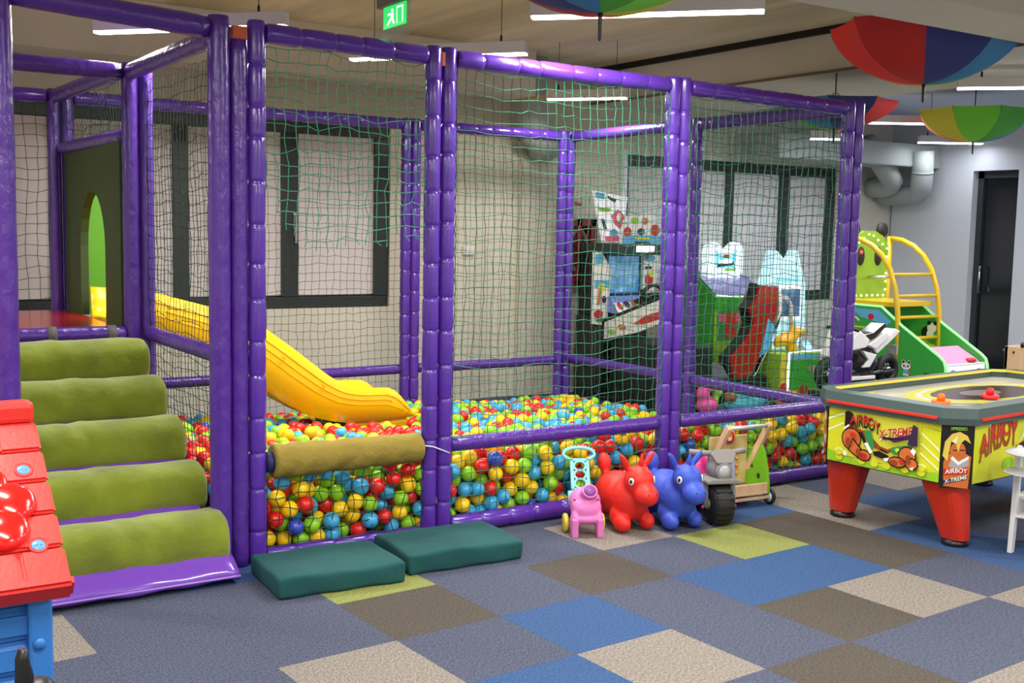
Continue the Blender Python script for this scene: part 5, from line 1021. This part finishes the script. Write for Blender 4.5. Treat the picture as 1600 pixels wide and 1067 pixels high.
blob('yellow_animal', [((-0.28, -0.30, 0.58), (0.16, 0.08, 0.07), (0, -0.2, 0)), ((-0.10, -0.30, 0.64), (0.08, 0.06, 0.05), (0, 0, 0)), ((-0.20, -0.30, 0.50), (0.06, 0.06, 0.07), (0, 0, 0)), ((-0.18, -0.30, 0.70), (0.03, 0.02, 0.05), (0, 0.4, 0)), ((-0.40, -0.30, 0.54), (0.05, 0.04, 0.04), (0, 0, 0))], mat('amber plastic', (240, 178, 16), 0.35), t, 0.014, 4)
for k, (a, b) in enumerate((((0.18, -0.1, 0.52), (0.42, -0.35, 0.06)), ((0.24, -0.1, 0.52), (0.50, -0.30, 0.06)))): sweep('slanted_strip', [a, b], 0.018, lit('lit ice edge', (150, 200, 240), 1.2), t, 8)
box('side_flap', WHITE, t, 0.2, 0.5, -0.05, 0.10, 0.0, 0.40, 0.01)
lathe('blue_lamp', [(0.05, 0), (0.05, 0.05), (0.02, 0.08)], lit('lit blue', (110, 180, 255), 2.0), t, 14, Matrix.Translation((0.42, -0.42, 0.0)))
# --- toys on the floor beyond the pit
blobt = thing('plush_toy', 'pink and lime toy animal on the floor behind the right bay', 'toy', (3.36, 2.30, 0))
blob('pink_body', [((0, 0, 0.08), (0.11, 0.09, 0.08), (0, 0, 0)), ((-0.05, 0, 0.19), (0.065, 0.06, 0.08), (0, 0, 0)), ((-0.02, 0, 0.24), (0.07, 0.05, 0.04), (0, 0, 0))], mat('hot pink fabric', (238, 84, 168), 0.6), blobt, 0.014, 4)
blob('lime_arm', [((0.10, -0.02, 0.20), (0.06, 0.05, 0.05), (0, 0, 0)), ((0.08, -0.02, 0.13), (0.035, 0.04, 0.08), (0, 0.2, 0)), ((0.04, -0.02, 0.23), (0.05, 0.05, 0.03), (0, 0, 0))], mat('lime fabric', (160, 214, 76), 0.6), blobt, 0.012, 4)
bt = thing('rocking_toy', 'light blue toy animal with orange top on the floor behind the right bay', 'toy', (3.74, 2.22, 0))
blob('blue_body', [((0, 0, 0.08), (0.24, 0.10, 0.08), (0, 0, 0)), ((-0.02, 0, 0.16), (0.12, 0.08, 0.06), (0, 0, 0)), ((0.20, 0, 0.10), (0.09, 0.06, 0.06), (0, 0, 0))], mat('aqua toy plastic', (70, 170, 190), 0.5), bt, 0.016, 4)
blob('brown_head', [((-0.20, -0.03, 0.16), (0.06, 0.06, 0.055), (0, 0, 0))], mat('brown toy plastic', (150, 96, 66), 0.5), bt, 0.014, 2); blob('orange_top', [((0.05, -0.02, 0.215), (0.045, 0.04, 0.03), (0, 0, 0))], BO, bt, 0.012, 2)
bt2 = thing('toy_car', 'orange and blue toy car on the floor beside the light blue toy', 'toy', (4.12, 2.05, 0)); 
blob('car_body', [((0, 0, 0.10), (0.15, 0.08, 0.06), (0, 0, 0)), ((0.02, 0, 0.15), (0.09, 0.06, 0.05), (0, 0, 0))], BO, bt2, 0.014, 4); blob('car_trim', [((0.16, -0.03, 0.08), (0.10, 0.07, 0.06), (0, 0, 0))], mat('sky toy plastic', (120, 190, 226), 0.4), bt2, 0.014, 2)
for x in (-0.09, 0.10):
    for s in (-1, 1): lathe('wheel', [(0.045, -0.015), (0.05, 0), (0.045, 0.015)], RUB, bt2, 16, Matrix.Translation((x, s * 0.08, 0.05)) @ Matrix.Rotation(PI / 2, 4, 'X'))
# --- basketball machine
t = thing('basketball_machine', 'green kids basketball machine with yellow hoops and panda pictures', 'arcade machine', (5.53, 1.2, 0))
prof = [(1.20, 0.0), (1.20, 0.95), (0.73, 0.947), (0.49, 0.784), (0.07, 0.54), (0.02, 0.50), (0.0, 0.44), (0.0, 0.0)]
GB = mat('machine green', (56, 166, 66), 0.35); MINT = lit('mint edge', (150, 240, 150), 0.5); YT = mat('yellow tube', (224, 186, 30), 0.35)
for s in (-1, 1):
    sp1 = prism('side_panel', prof, s * 0.31 - 0.015, s * 0.31 + 0.015, GB, t, 'yz'); sweep('edge_strip', [(s * 0.31, y, z) for y, z in prof[1:]], 0.016, MINT, sp1, 8)
    if s < 0:
        def panda(cy, cz, k, body):
            P = lambda pts_: [(cy + a * k, cz + b * k) for a, b in pts_]
            sh_ = [(WT, P(ell(-0.55, 0.75, 0.34, 0.55))), (WT, P(ell(0.55, 0.75, 0.34, 0.55))), (BK, P(ell(-0.55, 0.75, 0.25, 0.45))), (BK, P(ell(0.55, 0.75, 0.25, 0.45))), (WT, P(ell(0, 0, 0.95, 0.72))), (BK, P(ell(-0.4, 0.05, 0.25, 0.28))), (BK, P(ell(0.4, 0.05, 0.25, 0.28))), (WT, P(ell(-0.36, 0.08, 0.08, 0.1))), (WT, P(ell(0.36, 0.08, 0.08, 0.1))), (BK, P(ell(0, -0.25, 0.12, 0.08)))]
            if body: sh_ = [(SKY, P([(-0.5, -0.6), (0.5, -0.6), (0.55, -1.7), (-0.55, -1.7)])), (WT, P(ell(-0.3, -1.8, 0.3, 0.2))), (WT, P(ell(0.3, -1.8, 0.3, 0.2))), (OR_, P(ell(0.7, -1.2, 0.3, 0.35)))] + sh_
            return sh_
        printed('side_print', sp1, (-0.3255, 1.2, 0.0), (0, -1.2, 0), (0, 0, 1.0), [(SKY, [(0.1, 0.92), (0.38, 0.92), (0.5, 0.82), (0.46, 0.78), (0.2, 0.84)]), (RDP, ell(0.30, 0.85, 0.03, 0.03)), (WT, ell(0.12, 0.66, 0.06, 0.05)), (WT, ell(0.09, 0.80, 0.10, 0.05, 10, 0, PI)), (RDP, ell(0.09, 0.80, 0.08, 0.035, 10, 0, PI)), (YS, rect(0.0, 0.735, 0.5, 0.75))], 0.0006)
        printed('panda_print', sp1, (-0.3275, 1.2, 0.0), (0, -1.2, 0), (0, 0, 1.0), panda(0.26, 0.58, 0.075, False), 0.0006)
        printed('panda_print', sp1, (-0.3275, 1.2, 0.0), (0, -1.2, 0), (0, 0, 1.0), panda(0.66, 0.42, 0.045, True), 0.0006)
        dots_ = printed('dot_print', sp1, (-0.3265, 1.2, 0.0), (0, -1.2, 0), (0, 0, 1.0), [(WT, ell(0.7 + 0.22 * rnd.random(), 0.06 + 0.12 * rnd.random(), 0.008, 0.010, 8)) for _ in range(22)] + [(MATS['purple print'], ell(0.84, 0.12, 0.02, 0.025)), (DKGREEN, ell(0.9, 0.32, 0.05, 0.012)), (DKGREEN, ell(0.86, 0.37, 0.04, 0.012))], 0.0006); dots_['kind'] = 'stuff'
    sweep('hoop_arc', [(s * 0.31, y, z) for y, z in ((1.15, 1.60), (1.02, 1.585), (0.88, 1.53), (0.76, 1.44), (0.66, 1.31), (0.59, 1.13), (0.55, 0.92), (0.53, 0.7), (0.525, 0.45))], 0.026, YT, t, 10)
    sweep('corner_tube', [(s * 0.31, 1.17, 0.5), (s * 0.31, 1.17, 1.62)], 0.03, YT, t, 10)
for y, z in ((0.64, 1.26), (0.575, 1.06), (0.55, 0.86), (0.535, 0.66)): sweep('cross_bar', [(-0.31, y, z), (0.31, y, z)], 0.016, YT, t, 8)
box('yellow_shelf', YT, t, -0.30, 0.30, 0.62, 1.17, 0.955, 1.0, 0.006)
bb = prism('back_board', [(-0.28, 1.0), (0.28, 1.0), (0.28, 1.52), (0.2, 1.62), (0.08, 1.67), (-0.08, 1.67), (-0.2, 1.62), (-0.28, 1.52)], 1.16, 1.20, LMG, t, 'xz')
for k in range(26):
    f = k / 25; pth = [(-0.26, 1.03), (0.26, 1.03), (0.26, 1.50), (0.0, 1.65), (-0.26, 1.50), (-0.26, 1.03)]; ls = [0]
    for a, b in zip(pth[:-1], pth[1:]): ls.append(ls[-1] + math.dist(a, b))
    s = f * ls[-1] * 0.999; j = max(i for i in range(5) if ls[i] <= s); g = (s - ls[j]) / (ls[j + 1] - ls[j]); x, z = pth[j][0] + (pth[j + 1][0] - pth[j][0]) * g, pth[j][1] + (pth[j + 1][1] - pth[j][1]) * g
    lathe('led', [(0.010, 0), (0.008, 0.008), (0.001, 0.010)], lit('led white', (220, 255, 225), 3.0), bb, 8, Matrix.Translation((x, 1.159, z)) @ Matrix.Rotation(PI / 2, 4, 'X'))
for s in (-1, 1):
    lathe('panda_ear', [(0.075, -0.015), (0.075, 0.015)], mat('dark brown ear', (44, 30, 26), 0.6), t, 18, Matrix.Translation((s * 0.21, 1.19, 1.68)) @ Matrix.Rotation(PI / 2, 4, 'X'))
    lathe('panda_eye', [(0.07, 0), (0.068, 0.004)], mat('dark brown ear', (44, 30, 26)), bb, 18, Matrix.Translation((s * 0.13, 1.159, 1.42)) @ Matrix.Rotation(PI / 2, 4, 'X') @ Matrix.Diagonal((0.8, 1.35, 1, 1)))
    lathe('red_lamp', [(0.02, 0), (0.015, 0.01)], lit('lit red', (255, 60, 40), 2.5), bb, 10, Matrix.Translation((s * 0.13, 1.154, 1.46)) @ Matrix.Rotation(PI / 2, 4, 'X'))
sweep('hoop_ring', [(0.13 * math.cos(a), 1.0 + 0.13 * math.sin(a), 1.22) for a in [2 * PI * k / 22 for k in range(22)]], 0.010, CHROME, t, 8, closed=True); sweep('hoop_arm', [(0, 1.13, 1.22), (0, 1.17, 1.22)], 0.012, CHROME, t, 8)
box('front_panel', WHITE, t, -0.295, 0.295, 0.01, 0.05, 0.0, 0.47, 0.006)
fp = printed('front_print', t, (-0.28, 0.0085, 0.02), (0.56, 0, 0), (0, 0, 0.43), [(WL, rect(0, 0, 1, 1)), (SKY, ell(0.16, 0.7, 0.14, 0.24)), (PK, ell(0.84, 0.7, 0.14, 0.24)), (WT, ell(0.16, 0.7, 0.09, 0.16)), (WT, ell(0.84, 0.7, 0.09, 0.16)), (NV, ell(0.16, 0.7, 0.05, 0.1)), (NV, ell(0.84, 0.7, 0.05, 0.1)), (BK, rect(0.36, 0.5, 0.44, 0.86)), (GP, rect(0.54, 0.5, 0.64, 0.62)), (GP, rect(0.54, 0.68, 0.64, 0.8))])
prism('ball_ramp', [(0.05, 0.46), (0.10, 0.50), (0.30, 0.60), (0.36, 0.58), (0.36, 0.44), (0.05, 0.42)], -0.29, 0.29, mat('pink ramp', (244, 160, 200), 0.35), t, 'yz', bev=0.012)
prism('inner_ramp', [(0.36, 0.50), (1.16, 0.82), (1.16, 0.5), (0.36, 0.44)], -0.29, 0.29, LMG, t, 'yz')
printed('ramp_panda', t, (0.293, 0.75, 0.62), (0, -0.26, 0), (0, 0, 0.20), [(BK, ell(0.3, 0.35, 0.2, 0.3)), (WT, ell(0.55, 0.6, 0.2, 0.25)), (BK, ell(0.42, 0.84, 0.08, 0.1)), (BK, ell(0.7, 0.84, 0.08, 0.1)), (WT, ell(0.5, 0.3, 0.16, 0.2))])
lathe('start_button', [(0.05, 0), (0.05, 0.02), (0.03, 0.03)], RDP, t, 16, Matrix.Translation((0.16, 0.07, 0.48)))
# --- motorbike ride
t = thing('motorbike_ride', 'black and white kids motorbike ride beside the frame corner post', 'motorbike', (3.80, 1.0, 0))
BW = mat('white fairing', (226, 228, 232), 0.25, coat=0.4); BKG = mat('gloss black', (14, 14, 18), 0.18, coat=0.5)
box('base', BLACK, t, -0.42, 0.46, -0.16, 0.16, 0.0, 0.375, 0.02)
for x, r in ((0.345, 0.135), (-0.38, 0.135)):
    wl = sweep('wheel', [(x + (r - 0.035) * math.cos(a), 0, 0.515 + (r - 0.035) * math.sin(a)) for a in [2 * PI * k / 28 for k in range(28)]], 0.036, RUB, t, 10, closed=True)
    lathe('rim', [(0.07, -0.018), (0.07, 0.018)], BKG, wl, 20, Matrix.Translation((x, 0, 0.515)) @ Matrix.Rotation(PI / 2, 4, 'X')); lathe('hub', [(0.022, -0.03), (0.022, 0.03)], WHITE, wl, 14, Matrix.Translation((x, 0, 0.515)) @ Matrix.Rotation(PI / 2, 4, 'X'))
blob('body', [((0.0, 0, 0.60), (0.22, 0.08, 0.12), (0, 0, 0)), ((-0.14, 0, 0.68), (0.15, 0.075, 0.10), (0, 0.2, 0)), ((0.16, 0, 0.72), (0.16, 0.055, 0.05), (0, -0.25, 0)), ((0.02, 0, 0.47), (0.18, 0.08, 0.07), (0, 0, 0))], BKG, t, 0.016, 4)
prism('tail_fairing', [(0.10, 0.70), (0.36, 0.86), (0.42, 0.84), (0.34, 0.78), (0.14, 0.66)], -0.065, 0.065, BW, t, 'xz', bev=0.01)
prism('side_fairing', [(0.0, 0.74), (0.22, 0.84), (0.26, 0.80), (0.10, 0.70)], -0.085, 0.085, BW, t, 'xz', bev=0.008)
prism('seat', [(-0.04, 0.775), (0.10, 0.795), (0.23, 0.885), (0.21, 0.91), (0.08, 0.84), (-0.05, 0.82)], -0.074, 0.074, BKG, t, 'xz', bev=0.008)
prism('tank', [(-0.26, 0.76), (-0.10, 0.86), (0.02, 0.78), (-0.02, 0.72), (-0.20, 0.70)], -0.085, 0.085, BW, t, 'xz', bev=0.012)
prism('flash', [(-0.08, 0.70), (0.10, 0.66), (0.02, 0.56), (-0.06, 0.56), (0.0, 0.62)], -0.095, 0.095, BW, t, 'xz', bev=0.006)
prism('front_fairing', [(-0.40, 0.66), (-0.30, 0.86), (-0.22, 0.90), (-0.24, 0.74), (-0.34, 0.58)], -0.07, 0.07, BW, t, 'xz', bev=0.008)
box('sill', BW, t, -0.22, 0.10, -0.09, 0.09, 0.46, 0.49, 0.008); sweep('swing_arm', [(0.05, 0.06, 0.5), (0.345, 0.06, 0.515)], 0.02, BKG, t, 8); sweep('swing_arm', [(0.05, -0.06, 0.5), (0.345, -0.06, 0.515)], 0.02, BKG, t, 8)
sweep('handlebar', [(-0.22, -0.16, 0.87), (-0.24, 0, 0.90), (-0.22, 0.16, 0.87)], 0.014, BLACK, t, 8); sweep('fork', [(-0.24, 0.05, 0.86), (-0.38, 0.05, 0.515)], 0.016, CHROME, t, 8); sweep('fork', [(-0.24, -0.05, 0.86), (-0.38, -0.05, 0.515)], 0.016, CHROME, t, 8)
box('number_plate', mat('plate grey', (170, 172, 176), 0.4), t, 0.40, 0.41, -0.05, 0.05, 0.64, 0.72, 0.002)
